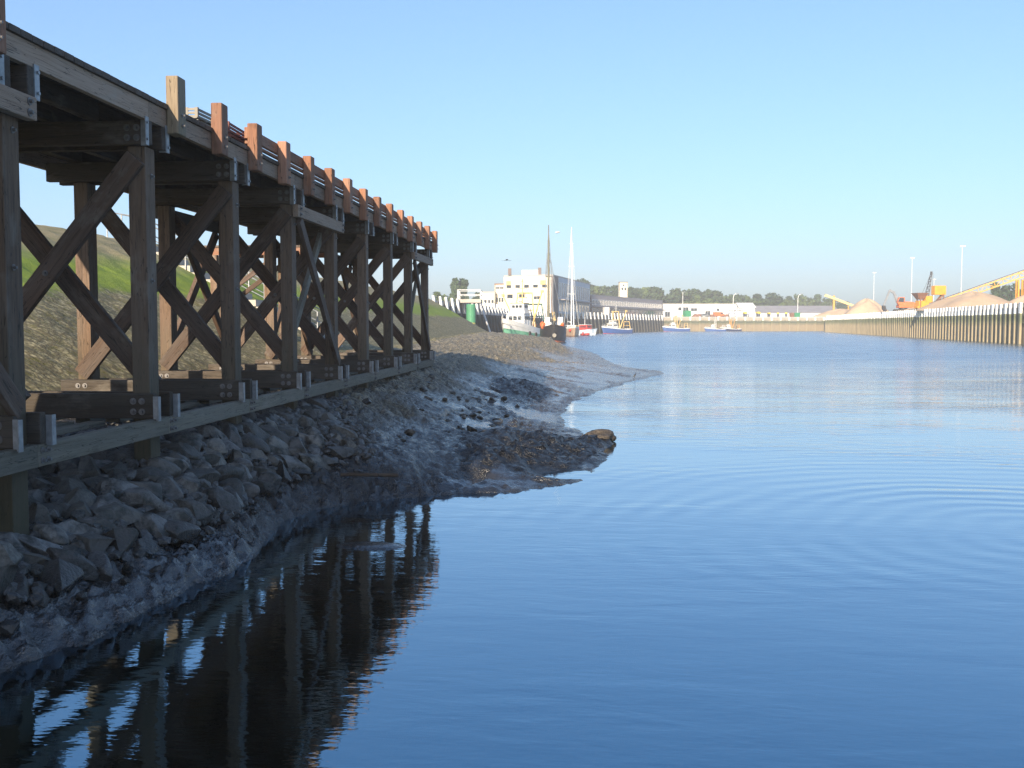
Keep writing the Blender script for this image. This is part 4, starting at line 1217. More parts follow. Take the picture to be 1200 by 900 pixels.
# --- far side: white warehouses, grey-roofed sheds
simple_hall('warehouse', 'long bright white flat warehouse beyond the far quay', 776, 872, 452, 356.8, 24, 'white', 'concrete', [(0.19, 0.23, 0.55, 0.78), (0.25, 0.315, 0.2, 0.78), (0.345, 0.42, 0.50, 0.72), (0.03, 0.09, 0.05, 0.45), (0.52, 0.58, 0.05, 0.5), (0.66, 0.69, 0.5, 0.7), (0.80, 0.86, 0.05, 0.55)])
simple_hall('shed', 'white shed with long grey pitched roof behind the yellow-covered boats', 872, 985, 470, 367.0, 26, 'white', 'roofgrey', [(0.06, 0.12, 0.25, 0.7), (0.5, 0.56, 0.2, 0.65)], gable=3.4)
simple_hall('boathouse', 'small white gabled boathouse with pale roof between the warehouse and grey-roofed shed', 866, 884, 445, 360.5, 12, 'white', 'white', gable=2.0)

# ================================================================== boats
def hull(L_, B_, hb, hs, mats, bands, bulwark=0.6, transom=0.78, fine=2.3, rake=0.9, draft=0.5, flare=0.5):
    """bow towards +X, waterline at z=0, centred. bands: list of (fraction of height, material index)"""
    ns, rows = 22, 9
    b = MB()
    us = np.linspace(0, 1, ns)
    def hw(u):
        if u < 0.45: return B_ / 2 * (transom + (1 - transom) * math.sin(math.pi / 2 * u / 0.45))
        t = (u - 0.45) / 0.55
        return B_ / 2 * max(0.0, 1 - t ** fine) ** 0.85
    def sh(u): return hs + (hb - hs) * max(0, (u - 0.15) / 0.85) ** 1.9 + 0.12 * (hs) * max(0, 0.15 - u) / 0.15
    grid = []
    for u in us:
        w_, s_ = hw(u), sh(u)
        bowness = max(0, (u - 0.5) / 0.5)
        line = []
        for j in range(rows):
            f = j / (rows - 1)
            z = -draft + (s_ + draft) * f
            k = (1 - flare * bowness * (1 - f) ** 1.2) * (0.55 + 0.45 * min(1, (f + 0.08) / 0.42) ** 0.6)
            x = (u - 0.5) * L_ + rake * bowness ** 3 * (f - 0.3)
            line.append((x, max(w_ * k, 0.015), z))
        grid.append(line)
    idx = {}
    for i in range(ns):
        for j in range(rows):
            x, y, z = grid[i][j]
            for s in (1, -1):
                idx[(i, j, s)] = len(b.v); b.v.append((x, y * s, z))
    def bandmat(f):
        mi = 0
        for lim, m in bands:
            if f >= lim: mi = m
        return mi
    for i in range(ns - 1):
        for j in range(rows - 1):
            mi = bandmat((j + 0.5) / (rows - 1))
            for s in (1, -1):
                b.f.append([idx[(i, j, s)], idx[(i + 1, j, s)], idx[(i + 1, j + 1, s)], idx[(i, j + 1, s)]]); b.m.append(mi)
    for j in range(rows - 1):
        b.f.append([idx[(0, j, 1)], idx[(0, j + 1, 1)], idx[(0, j + 1, -1)], idx[(0, j, -1)]]); b.m.append(bandmat((j + .5) / (rows - 1)))
        b.f.append([idx[(ns - 1, j, 1)], idx[(ns - 1, j + 1, 1)], idx[(ns - 1, j + 1, -1)], idx[(ns - 1, j, -1)]]); b.m.append(bandmat((j + .5) / (rows - 1)))
    dk = MB()
    for i in range(ns - 1):
        q = []
        for ii, s in ((i, 1), (i + 1, 1), (i + 1, -1), (i, -1)):
            x, y, z = grid[ii][rows - 1]
            q.append((x, (y - 0.05 if y > 0.06 else 0.01) * s, z - bulwark))
        dk.add(q, [(0, 1, 2, 3)])
    return b, dk, sh


def boat(name, label, px, d, head, L_, B_, hb, hs, hullmats, bands, deck_m='greymetal', cat='boat', **kw):
    x, y, _ = at(px, d)
    e = empty(name, (x, y, 0), R(head), label, cat)
    hm, dk, sh = hull(L_, B_, hb, hs, hullmats, bands, **kw)
    ho = hm.build('hull', [M_[m] for m in hullmats], e, smooth=True)
    sd = ho.modifiers.new('es', 'EDGE_SPLIT') if False else None
    dk.build('deck', M_[deck_m], e)
    return e, sh


def cabin(e, x, z, sx, sy, sz, m='white', nwin=3, glass='glass', roof_m=None, taper=0.9, y=0.0):
    b = MB(); b.box((x, y, z + sz / 2), (sx, sy, sz), 0, taper=taper)
    c = b.build('wheelhouse', M_[m], e, bevel=0.05)
    k = 0.5 * (1 + taper)
    for s in (-1, 1):
        for i in range(nwin):
            xx = x - sx * 0.38 * k + (i + 0.5) * sx * 0.76 * k / nwin
            g = MB(); g.box((xx, y + s * (sy / 2 * (1 - (1 - taper) * 0.68) + 0.012), z + sz * 0.68), (sx * 0.56 / nwin, 0.05, sz * 0.28)); g.build('window', M_[glass], c)
    for i in range(max(2, nwin)):
        yy = y - sy * 0.38 * k + (i + 0.5) * sy * 0.76 * k / max(2, nwin)
        g = MB(); g.box((x + sx / 2 * (1 - (1 - taper) * 0.68) + 0.012, yy, z + sz * 0.68), (0.05, sy * 0.58 / max(2, nwin), sz * 0.28)); g.build('window', M_[glass], c)
    b = MB(); b.box((x, y, z + sz + 0.055), (sx * taper + 0.3, sy * taper + 0.3, 0.10)); b.build('cabin_roof', M_[roof_m or m], e)
    return c


def rail(e, sh, L_, B_, u0, u1, m='white', h=0.8, name='railing'):
    b = MB(); prev = None
    for u in np.linspace(u0, u1, 9):
        t = max(0, (u - 0.45) / 0.55); w_ = B_ / 2 * max(0.02, 1 - t ** 2.3) ** 0.85 * 0.96
        for s in (-1, 1):
            x = (u - 0.5) * L_ + 0.7 * max(0, (u - .5) / .5) ** 3 * 0.7
            b.tube((x, s * w_, sh(u) - 0.05), (x, s * w_, sh(u) + h), 0.03, 0.03, 5)
            if prev:
                b.tube((prev[0], s * prev[1], prev[2] + h), (x, s * w_, sh(u) + h), 0.025, 0.025, 5)
                b.tube((prev[0], s * prev[1], prev[2] + h * .5), (x, s * w_, sh(u) + h * .5), 0.02, 0.02, 5)
        prev = (x, w_, sh(u))
    b.build(name, M_[m], e)


def gallows(e, x, w_, z0, h, m='buff', r=0.13):
    b = MB()
    for s in (-1, 1): b.tube((x, s * w_ / 2, z0), (x, s * w_ * 0.34, z0 + h), r, r * 0.8, 8)
    b.tube((x, -w_ * 0.36, z0 + h), (x, w_ * 0.36, z0 + h), r, r, 8); b.tube((x, -w_ * 0.42, z0 + h * 0.55), (x, w_ * 0.42, z0 + h * 0.55), r * 0.7, r * 0.7, 8)
    b.build('gallows', M_[m], e)


def boom(e, p0, p1, m='buff', r=0.14):
    b = MB(); b.tube(p0, p1, r, r * 0.65, 8)
    b.box(p1, (r * 3, r * 3, r * 3))
    b.build('derrick_boom', M_[m], e)


def mast(e, x, z0, z1, r, m='white', spreaders=(), y=0.0, name='mast', lean=0.0):
    b = MB(); b.tube((x, y, z0), (x + lean, y, z1), r, r * 0.55, 8)
    for f, w_ in spreaders: b.tube((x, y - w_, z0 + (z1 - z0) * f), (x, y + w_, z0 + (z1 - z0) * f), r * 0.4, r * 0.4, 6)
    b.build(name, M_[m], e)


def rig(e, pairs, r=0.03, m='greymetal', name='rigging'):
    b = MB()
    for p, q in pairs: b.tube(p, q, r, r, 5)
    b.build(name, M_[m], e)


def lumps(e, pts, m='net', name='net_heap'):
    for i, (p, d_) in enumerate(pts):
        MB().blob(p, d_, 0, i + 3, 0.3, 2).build(name, M_[m], e, smooth=True)

def tyres(e, pts):
    for p in pts:
        b = MB(); R0, r0 = 0.33, 0.12
        vs = []; fs = []
        for i in range(14):
            a = 2 * math.pi * i / 14
            for j in range(6):
                c = 2 * math.pi * j / 6
                rr = R0 + r0 * math.cos(c); vs.append((p[0] + rr * math.cos(a), p[1] + r0 * math.sin(c), p[2] + rr * math.sin(a)))
        for i in range(14):
            for j in range(6): fs.append((i * 6 + j, ((i + 1) % 14) * 6 + j, ((i + 1) % 14) * 6 + (j + 1) % 6, i * 6 + (j + 1) % 6))
        b.add(vs, fs); b.build('tyre_fender', M_['rubber'], e, smooth=True)


# 1 -- green trawler, white flared bow towards us, nose to the left
e, sh = boat('trawler', 'green-hulled trawler with tall white flared bow and wheelhouse, nosed up to the rubble bank', 612, 172, -107, 15.5, 5.2, 3.7, 1.9, ['hullgreen', 'white', 'darkgreen', 'darkgreen'], [(0, 2), (0.2, 0), (0.62, 1)], 'greymetal', bulwark=0.7, rake=1.3)
cabin(e, 1.8, 2.2, 3.2, 3.4, 2.3, 'white', 3)
cabin(e, 1.4, 4.6, 2.2, 2.6, 1.6, 'white', 3, roof_m='buff')
mast(e, 0.0, 2.0, 10.4, 0.13, 'buff', [(0.62, 0.9), (0.8, 0.5)])
gallows(e, -5.6, 4.2, 1.6, 4.6, 'darkgreen'); gallows(e, -1.2, 3.8, 1.6, 6.4, 'buff')
boom(e, (-1.2, 1.2, 2.0), (0.2, 3.6, 8.2)); boom(e, (-1.2, -1.2, 2.0), (0.2, -3.4, 7.6))
rail(e, sh, 15.5, 5.2, 0.55, 0.97, 'white', 0.8)
lumps(e, [((-4.2, 0.9, 2.0), (2.4, 2.0, 1.5)), ((-3.4, -1.1, 1.9), (2.2, 1.8, 1.3)), ((-6.4, 0.2, 2.0), (1.6, 2.6, 1.2))])
lumps(e, [((-1.6, 1.6, 2.6), (1.2, 1.0, 1.0)), ((2.9, -1.0, 3.3), (1.3, 0.9, 0.8))], 'rust', 'winch')
b = MB(); b.box((1.2, 0, 6.55), (1.6, 0.22, 0.14)); b.build('radar', M_['white'], e)
rig(e, [((0, 0, 10.2), (7.6, 0, 3.9)), ((0, 0, 10.2), (-5.6, 0, 6.2)), ((-1.2, 0, 8.0), (-7.2, 0, 2.2))])
tyres(e, [(-2.5, 2.62, 0.9), (0.5, 2.66, 1.0), (3.0, 2.5, 1.2)])

# 2 -- the black botter with the tall raking mast
e, sh = boat('sailing_barge', 'black round-bowed sailing barge with tall wooden mast beside the green trawler', 648, 160, -86, 12.5, 4.1, 2.75, 1.7, ['black', 'black', 'orange', 'darkgreen'], [(0, 2), (0.24, 0)], 'mastgreen', bulwark=0.45, fine=3.6, rake=0.7, transom=0.7)
MY = -0.75
mast(e, 1.2, 1.2, 13.6, 0.24, 'mastgreen', [(0.72, 0.5)], y=MY)
mast(e, 1.35, 12.2, 18.0, 0.14, 'mastgreen', y=MY, name='topmast')
rig(e, [((1.2 + q, s * 1.75, 1.9), (1.25, MY + s * 0.12, 13.4 - q)) for s in (-1, 1) for q in (-0.4, 0.4)] + [((1.35, MY + s * 0.5, 10.2), (1.35, MY, 17.6)) for s in (-1, 1)] + [((6.0, 0, 2.9), (1.35, MY, 17.4)), ((6.0, 0, 2.9), (1.25, MY, 13.2)), ((-5.8, 0, 2.0), (1.3, MY, 17.0))], 0.03)
b = MB(); b.tube((0.9, 0.15, 3.0), (-5.0, 0.3, 4.4), 0.16, 0.12, 8); b.build('boom', M_['mastgreen'], e)
b = MB()
for i in range(7): b.blob((0.2 - i * 0.8, 0.22, 3.45 + i * 0.19), (1.1, 0.55, 0.5), 0, i, 0.2, 2)
b.build('furled_sail', M_['buff'], e, smooth=True)
cabin(e, -2.6, 1.5, 2.6, 2.4, 1.5, 'white', 2)
b = MB(); b.tube((5.4, 0.0, 2.7), (7.8, 0.1, 3.3), 0.13, 0.09, 8); b.build('bowsprit', M_['mastgreen'], e)
for s in (-1, 1):
    b = MB(); b.box((3.3, s * 1.0, 3.0), (0.9, 0.9, 1.7), 0, taper=0.85); b.build('deck_locker', M_['white'], e, bevel=0.04)
lumps(e, [((4.0, 1.3, 2.7), (0.9, 0.7, 0.9)), ((3.8, -1.7, 2.6), (1.2, 0.8, 1.2))], 'orange', 'buoy')
b = MB(); b.tube((6.15, 0.0, 1.1), (6.45, 0.0, 1.1), 0.26, 0.30, 12); b.build('hawse_ring', M_['palecrate'], e)
lumps(e, [((2.0, -1.2, 2.2), (1.3, 0.9, 0.7)), ((1.0, 1.3, 2.2), (1.2, 0.9, 0.6))], 'net', 'net_heap')

# 3 -- big sailing yacht
e, sh = boat('sailing_yacht', 'sailing yacht with varnished pale brown hull and very tall white mast', 668.5, 238, -82, 15, 3.9, 2.3, 1.7, ['brownhull', 'white', 'rust'], [(0, 2), (0.2, 0), (0.82, 1)], 'brownhull', bulwark=0.1, rake=1.6, cat='yacht')
mast(e, 1.5, 1.5, 25.0, 0.14, 'white', [(0.35, 0.9), (0.62, 0.7), (0.84, 0.45)])
b = MB(); b.tube((8.0, -0.2, 2.4), (1.7, -0.05, 24.6), 0.12, 0.06, 8); b.build('furled_genoa', M_['white'], e)
b = MB(); b.tube((1.3, 0, 3.2), (-5.2, 0, 3.4), 0.22, 0.16, 8); b.build('boom', M_['white'], e)
rig(e, [((1.5, s * 1.8, 1.8), (1.5, s * 0.9, 9.7)) for s in (-1, 1)] + [((1.5, s * 0.9, 9.7), (1.5, s * 0.06, 24.5)) for s in (-1, 1)] + [((-7.2, 0, 1.9), (1.5, 0, 24.8))], 0.028, 'white')
cabin(e, -0.4, 1.65, 4.4, 2.2, 0.8, 'white', 4, taper=0.86)
MB().blob((6.6, -0.9, 1.4), (0.7, 0.6, 0.7), 0, 3, 0.1).build('fender', M_['red'], e, smooth=True)

# 4 -- white and red harbour launch
e, sh = boat('launch', 'white harbour launch with red cabin trim behind the sailing yacht', 684.5, 262, -38, 7.2, 2.9, 1.7, 1.2, ['white', 'greywall', 'darkblue'], [(0, 2), (0.25, 0), (0.55, 1)], 'white', bulwark=0.3)
cabin(e, 0.4, 1.1, 2.6, 2.1, 1.5, 'red', 3, roof_m='white')
b = MB(); b.box((-1.9, 0, 2.35), (2.2, 2.1, 0.12)); b.build('awning', M_['buff'], e)
b = MB()
for sx in (-2.8, -1.0):
    for s in (-1, 1): b.tube((sx, s * 0.95, 1.0), (sx, s * 0.95, 2.3), 0.05, 0.05, 6)
b.build('awning_post', M_['white'], e)
mast(e, 0.2, 2.6, 5.6, 0.07, 'white', [(0.6, 0.5)])
x_, y_, _ = at(686, 250)
e = empty('inflatable_boat', (x_, y_, 0), R(-60), 'small bright red inflatable tender floating beside the white launch', 'tender')
b = MB(); b.poly([(-1.3, 0.55, .25), (0.6, 0.55, .28), (1.25, 0.25, .36), (1.4, 0, .38), (1.25, -0.25, .36), (0.6, -0.55, .28), (-1.3, -0.55, .25)], 0.27, 9); b.build('tube', M_['red'], e, smooth=True)
b = MB(); b.box((-0.2, 0, 0.16), (2.2, 0.9, 0.08)); b.build('floor', M_['greymetal'], e)
b = MB(); b.box((-1.25, 0, 0.5), (0.25, 0.3, 0.7)); b.build('outboard_motor', M_['red'], e, bevel=0.03)

# 5 - 7 -- blue beam trawlers
def cutter(label, px, d, head, s=1.0, gm='buff', hm='blue', aft='darkblue', booms=True):
    L_, B_ = 13.5 * s, 4.4 * s
    e, sh = boat('fishing_cutter', label, px, d, head, L_, B_, 2.5 * s, 1.5 * s, [hm, 'white', 'red', aft], [(0, 2), (0.22, 0), (0.84, 1)], 'greymetal', bulwark=0.5 * s, rake=1.0)
    cabin(e, 2.0 * s, 1.5 * s, 2.6 * s, 2.8 * s, 1.9 * s, 'white', 3)
    cabin(e, 1.9 * s, 3.5 * s, 1.7 * s, 2.0 * s, 0.9 * s, 'white', 2)
    gallows(e, 0.2 * s, 3.4 * s, 1.2 * s, 6.2 * s, gm, 0.17 * s); gallows(e, -5.4 * s, 3.4 * s, 1.2 * s, 2.8 * s, gm, 0.14 * s)
    mast(e, 0.2 * s, 7.2 * s, 9.8 * s, 0.10 * s, 'white', [(0.5, 0.6 * s)])
    if booms:
        boom(e, (0.0, 1.6 * s, 1.6 * s), (-1.6 * s, 3.0 * s, 7.6 * s), gm, 0.19 * s); boom(e, (0.0, -1.6 * s, 1.6 * s), (-1.6 * s, -3.0 * s, 7.4 * s), gm, 0.19 * s)
    rig(e, [((0.2 * s, 0, 9.4 * s), (6.6 * s, 0, 2.6 * s)), ((0.2 * s, 0, 9.4 * s), (-5.4 * s, 0, 4.0 * s)), ((0.2 * s, 0, 7.4 * s), (-1.6 * s, 2.9 * s, 7.5 * s)), ((0.2 * s, 0, 7.4 * s), (-1.6 * s, -2.9 * s, 7.3 * s))], 0.03)
    lumps(e, [((-2.4 * s, 0.8 * s, 1.5 * s), (1.9 * s, 1.5 * s, 1.2 * s)), ((-3.6 * s, -0.7 * s, 1.5 * s), (1.9 * s, 1.5 * s, 1.1 * s))], 'net')
    lumps(e, [((-1.2 * s, 0, 1.7 * s), (1.0 * s, 1.8 * s, 1.0 * s))], 'buff', 'winch')
    rail(e, sh, L_, B_, 0.56, 0.96, 'white', 0.6 * s)
    return e
cutter('blue fishing cutter with raised yellowish booms moored before the long dark block', 722, 306, 228, 0.88)
cutter('bright blue cutter with white bow and pale gallows at the far quay corner', 792, 392, 205, 0.80, 'buff', 'blue')
cutter('blue-hulled cutter with a clean white wheelhouse lying on the far quay', 838, 398, 196, 0.60, 'white', 'blue', booms=False)
cutter('small dark cutter with bright yellow gallows lying astern of the white wheelhouse cutter', 856, 402, 200, 0.62, 'yellow', 'darkblue')
# ================================================================== trees
def crown_mesh(seed, form, n=1500, leaf=0.034):
    """unit tree crown (height 1, base at 0): many leaf clumps through a clumped volume"""
    g = np.random.default_rng(seed)
    blobs = []
    if form == 'round':
        for i in range(16):
            a = g.uniform(0, 6.28); r_ = g.uniform(0, 0.24); z = g.uniform(0.22, 0.86)
            r_ *= 1.1 - abs(z - 0.5)
            blobs.append((r_ * math.cos(a), r_ * math.sin(a), z, g.uniform(0.10, 0.19)))
    elif form == 'poplar':
        for i in range(15):
            z = 0.10 + 0.86 * i / 14
            a = g.uniform(0, 6.28); w_ = 0.10 * math.sin(math.pi * min(1, 0.2 + 0.8 * (1 - z))) + 0.03
            blobs.append((0.045 * math.cos(a), 0.045 * math.sin(a), z, w_ + g.uniform(0, 0.03)))
    else:                                        # broad
        for i in range(20):
            a = g.uniform(0, 6.28); r_ = g.uniform(0.05, 0.42); z = g.uniform(0.15, 0.82) * (1.05 - 0.7 * r_)
            blobs.append((r_ * math.cos(a), r_ * math.sin(a), z, g.uniform(0.10, 0.17)))
    vs = []; fs = []
    wts = np.array([b_[3] ** 2 for b_ in blobs]); wts /= wts.sum()
    for i in range(n):
        bx_, by_, bz_, br_ = blobs[g.choice(len(blobs), p=wts)]
        d_ = g.normal(size=3); d_ /= np.linalg.norm(d_)
        rr = br_ * g.uniform(0.55, 1.08)
        c = np.array([bx_, by_, bz_]) + d_ * rr * np.array([1, 1, 0.85])
        nrm = d_ + g.normal(size=3) * 0.5; nrm /= np.linalg.norm(nrm)
        t = np.cross(nrm, [0.1, 0.2, 1]); t /= np.linalg.norm(t); u = np.cross(nrm, t)
        s = leaf * g.uniform(0.6, 1.5)
        k = len(vs)
        for sx, sy in ((-1, -.6), (0.1, -1), (1, .3), (-.2, 1)):
            vs.append(tuple(c + t * sx * s + u * sy * s))
        fs.append((k, k + 1, k + 2, k + 3))
    return vs, fs


def trunk_mesh(seed, form):
    r = random.Random(seed); b = MB()
    h = 0.8 if form == 'poplar' else 0.55
    b.tube((0, 0, -0.03), (0.01, 0, h * 0.5), 0.026, 0.018, 7); b.tube((0.01, 0, h * 0.5), (0, 0.01, h), 0.018, 0.007, 7)
    for i in range(6):
        a = r.uniform(0, 6.28); z = r.uniform(0.18, h * 0.9); l_ = 0.10 if form == 'poplar' else r.uniform(0.15, 0.3)
        b.tube((0.005, 0, z), (l_ * math.cos(a), l_ * math.sin(a), z + l_ * 0.9), 0.010, 0.003, 5)
    return b.mesh('trunk', M_['trunk'])


CR = {}
for form, k in (('round', 4), ('poplar', 2), ('broad', 3)):
    for i in range(k):
        for mm in ('leaf', 'leafdark'):
            vs, fs = crown_mesh(40 + i * 7 + len(form), form)
            me = bpy.data.meshes.new('crown'); me.from_pydata(vs, [], fs); me.materials.append(M_[mm]); me.update()
            CR[(form, i, mm)] = me
TRK = {f: trunk_mesh(3, f) for f in ('round', 'poplar', 'broad')}

def tree(label, px, d, ytop, form='round', mm='leafdark', i=0, wide=1.0, base=None, group=None):
    x, y, _ = at(px, d)
    base = LANDZ if base is None else base
    h = zat(ytop, d) - base
    e = empty({'round': 'leafy_tree', 'poplar': 'poplar_tree', 'broad': 'broad_tree'}[form], (x, y, base), random.uniform(0, 6.28), label, 'tree', group)
    c = link('crown', CR[(form, i, mm)], e); wv = wide * random.uniform(0.8, 1.0) if form == 'round' else wide
    c.scale = (h * wv, h * wv, h * random.uniform(0.94, 1.04))
    t = link('trunk', TRK[form], e); t.scale = (h, h, h)
    return e

TG = 'trees in the line behind the quays'
tree('tall poplar behind the white railing platform, the left of the pair', 533.5, 330, 327.5, 'poplar', 'leafdark', 0, 0.85)
tree('tall poplar behind the white railing platform, the right of the pair', 543, 332, 328, 'poplar', 'leafdark', 1, 0.9)
tree('low pale bush-like tree peeping over the dark quay wall beside the jetty end', 514, 300, 339.5, 'broad', 'leaf', 0, 1.2)
tree('low dark tree just left of the low yellow-cream shed', 563, 360, 337.5, 'broad', 'leafdark', 1, 1.0)
tree('low dark tree behind the small cream block', 572, 365, 339, 'broad', 'leafdark', 2, 1.0)
tree('round dark tree top over the far end of the cream harbour hall roof', 683, 470, 327.5, 'round', 'leafdark', 0, 1.25)
tree('slim pale green tree right of the harbour hall, first behind the long block', 697.5, 470, 336, 'poplar', 'leaf', 0, 1.7)
tree('rounded tree second behind the long block, left of the tower', 708, 480, 333, 'round', 'leafdark', 1, 1.1)
tree('rounded tree touching the cream tower on its left', 719, 478, 333.5, 'round', 'leafdark', 2, 1.1)
tree('broad tree directly right of the cream tower', 740, 480, 334, 'round', 'leafdark', 3, 1.15)
tree('small tree filling in right of the tower\'s broad neighbour', 747, 482, 337, 'round', 'leafdark', 0, 1.0)
tree('thin pale half-bare tree standing in the gap above the long block', 755, 500, 337.5, 'poplar', 'leaf', 1, 1.4)
tree('dense dark tree above the right end of the long block', 767, 490, 335.5, 'round', 'leafdark', 1, 1.25)
tree('low green tree at the left corner of the white warehouse roof', 778, 500, 343, 'broad', 'leaf', 0, 1.0)
tree('tall dense tree above the left half of the white warehouse', 791, 495, 335.5, 'round', 'leafdark', 2, 1.3)
tree('lower tree just right of the street lamp over the warehouse', 801.5, 505, 343, 'broad', 'leafdark', 1, 1.0)
tree('broad full tree above the middle of the white warehouse', 812, 500, 336.5, 'round', 'leafdark', 3, 1.3)
tree('pale tree in front of the dense row above the warehouse middle', 820, 494, 341, 'broad', 'leaf', 2, 1.0)
tree('slender tall tree above the warehouse, right of the broad full one', 828.5, 502, 337.5, 'round', 'leafdark', 0, 1.0)
tree('dark upright tree above the warehouse, next to the slender one', 838, 505, 338, 'round', 'leafdark', 1, 1.1)
tree('lower light tree above the right part of the warehouse', 849, 505, 342, 'broad', 'leaf', 1, 1.1)
tree('narrow tree left of the street lamp by the boathouse', 857, 508, 342, 'round', 'leafdark', 2, 1.05)
tree('small round tree behind the white boathouse ridge', 865, 510, 343, 'round', 'leafdark', 3, 1.2)
tree('small tree above the boathouse between two gaps of sky', 873, 512, 345.5, 'round', 'leaf', 0, 1.2)
tree('isolated dark tree above the left end of the grey-roofed shed', 887.5, 515, 342.5, 'round', 'leafdark', 1, 1.35)
tree('dark tree with flat top above the grey shed roof', 902, 518, 342.5, 'round', 'leafdark', 2, 1.35)
tree('dark tree joined to the flat-topped one above the grey shed', 908.5, 520, 344, 'round', 'leafdark', 3, 1.2)
tree('low pale tree in the dip above the grey shed roof', 917, 520, 347, 'broad', 'leaf', 2, 1.0)
for k, (px, yt, mm, lb) in enumerate([(925, 343.5, 'leafdark', 'tree at the left edge of the big green clump behind the grey shed'), (934, 341.5, 'leaf', 'pale broad tree in the big clump, behind the curved street lamp'),
                                   (945, 342, 'leaf', 'broad light tree in the middle of the big clump behind the grey shed'), (956, 344, 'leafdark', 'broad darker tree in the right half of the big clump'),
                                   (967, 344.5, 'leaf', 'broad tree behind the yellow pole at the big clump\'s right'), (979, 346, 'leafdark', 'dark tree behind the small yellow conveyor'), (990, 351, 'leafdark', 'lowest tree at the right end of the clump beside the small sand heap')]):
    tree(lb, px, 540, yt, 'broad', mm, k % 3, 1.0)
# low bushes under the row
for k in range(16):
    px = 700 + k * 14.5
    tree('low green bush in the hedge line below the distant tree row', px, 474 + (k % 3) * 4 + (16 if px > 770 else 0), 347 + (k % 4) * 1.0 + (2 if px > 860 else 0), 'broad', 'leaf' if k % 2 else 'leafdark', k % 3, 1.5, None, 'bushes below the distant tree row')
# trees behind the sand yard
tree('dark tree under the raised end of the yellow conveyor, the left of two', 1166, 330, 330, 'broad', 'leafdark', 0, 0.9)
tree('dark tree under the raised end of the yellow conveyor, nearer its legs', 1182, 325, 326, 'broad', 'leafdark', 1, 0.9)
tree('tree half hidden behind the conveyor legs at the right edge', 1203, 325, 328, 'broad', 'leafdark', 2, 0.9)

# ================================================================== sand yard
def heap(label, px, d, ytop, rad, seed, sx=1.0, sy=1.0, ridge=0.0):
    x, y, _ = at(px, d)
    h = zat(ytop, d) - LANDZ
    n, m_ = 56, 18
    vs = [(0, 0, h)]; fs = []
    g = np.random.default_rng(seed); ph = g.uniform(0, 6.28, 6); am = g.uniform(0.02, 0.07, 6)
    for j in range(1, m_ + 1):
        f = j / m_
        for k in range(n):
            a = 2 * math.pi * k / n
            rr = rad * f * (1 + sum(am[q] * math.sin((q + 1) * a + ph[q]) for q in range(6)))
            z = h * (1 - f ** 1.5) * (1 + 0.05 * math.sin(5 * a + 9 * f)) if j < m_ else -0.1
            vs.append((rr * math.cos(a) * sx, rr * math.sin(a) * sy, z))
    for k in range(n): fs.append((0, 1 + k, 1 + (k + 1) % n))
    for j in range(m_ - 1):
        for k in range(n):
            a = 1 + j * n + k; b_ = 1 + j * n + (k + 1) % n
            fs.append((a, a + n, b_ + n, b_))
    me = bpy.data.meshes.new('sand_heap'); me.from_pydata(vs, [], fs); me.materials.append(M_['sand'])
    me.polygons.foreach_set('use_smooth', [True] * len(fs)); me.update()
    o = link('sand_heap', me); o.location = (x, y, LANDZ); o.rotation_euler = (0, 0, R(-6))
    return tag(o, label, 'sand heap')
heap('smaller rounded sand heap left of the orange excavator', 1014, 345, 350.5, 8.2, 1, 1.0, 1.0)
heap('low pale sand heap in front of the small yellow conveyor', 985, 372, 362, 9.5, 2, 1.0, 0.8)
heap('large sand heap under the yellow conveyor', 1140, 205, 343, 9.6, 3, 1.0, 1.3)
heap('sand heap at the right edge behind the conveyor legs', 1216, 203, 341, 7.0, 4, 1.0, 1.2)
heap('small sand heap between the excavator and the yellow hopper', 1072, 238, 360, 3.2, 5)

YZ = LANDZ
# big belt conveyor
ex, ey, _ = at(1094, 222)
cv = empty('belt_conveyor', (ex, ey, YZ), 0, 'long yellow belt conveyor rising to the right over the large sand heap', 'conveyor')
p0 = Vector(at(1088, 222, zat(357, 222))) - Vector(cv.location); p1 = Vector(at(1240, 212, zat(303, 212))) - Vector(cv.location)
dd = (p1 - p0); ln = dd.length; u = dd.normalized(); sdir = Vector((0, 0, 1)).cross(u).normalized(); up = u.cross(sdir)
b = MB()
for s in (-0.6, 0.6):
    b.beam(p0 + sdir * s, p1 + sdir * s, 0.16, 0.22, 0, up); b.beam(p0 + sdir * s - up * 1.1, p1 + sdir * s - up * 1.1, 0.16, 0.22, 0, up)
    nb = 16
    for i in range(nb):
        a = p0.lerp(p1, i / nb); c = p0.lerp(p1, (i + 1) / nb)
        q0, q1 = (a + sdir * s, c + sdir * s - up * 1.1) if i % 2 else (a + sdir * s - up * 1.1, c + sdir * s)
        b.beam(q0, q1, 0.09, 0.09); b.beam(a + sdir * s, a + sdir * s - up * 1.1, 0.09, 0.09, 0, u)
b.build('truss', M_['yellow'], cv)
b = MB(); b.beam(p0 + up * 0.28, p1 + up * 0.28, 1.1, 0.08, 0, up); b.build('belt', M_['rubber'], cv)
b = MB()
for i in range(24):
    a = p0.lerp(p1, (i + .5) / 24) + up * 0.2; b.tube(a - sdir * 0.62, a + sdir * 0.62, 0.09, 0.09, 6)
b.build('roller', M_['rust'], cv)
for px, d in ((1190, 212), (1197, 209)):
    q = Vector(at(px, d)) - Vector(cv.location); q.z = 0
    top = p0.lerp(p1, (q.x - p0.x) / (p1.x - p0.x)).z - 1.0
    for s in (-0.55, 0.55):
        b = MB(); b.beam((q.x, q.y + s, 0), (q.x, q.y + s, top), 0.3, 0.3); b.build('leg', M_['yellow'], cv)
q = p0.lerp(p1, 0.72) - up * 0.6; b = MB(); b.box((q.x + 4.2, q.y, q.z + 1.4), (2.2, 1.6, 1.4)); b.build('drive_housing', M_['yellow'], cv, bevel=0.05)

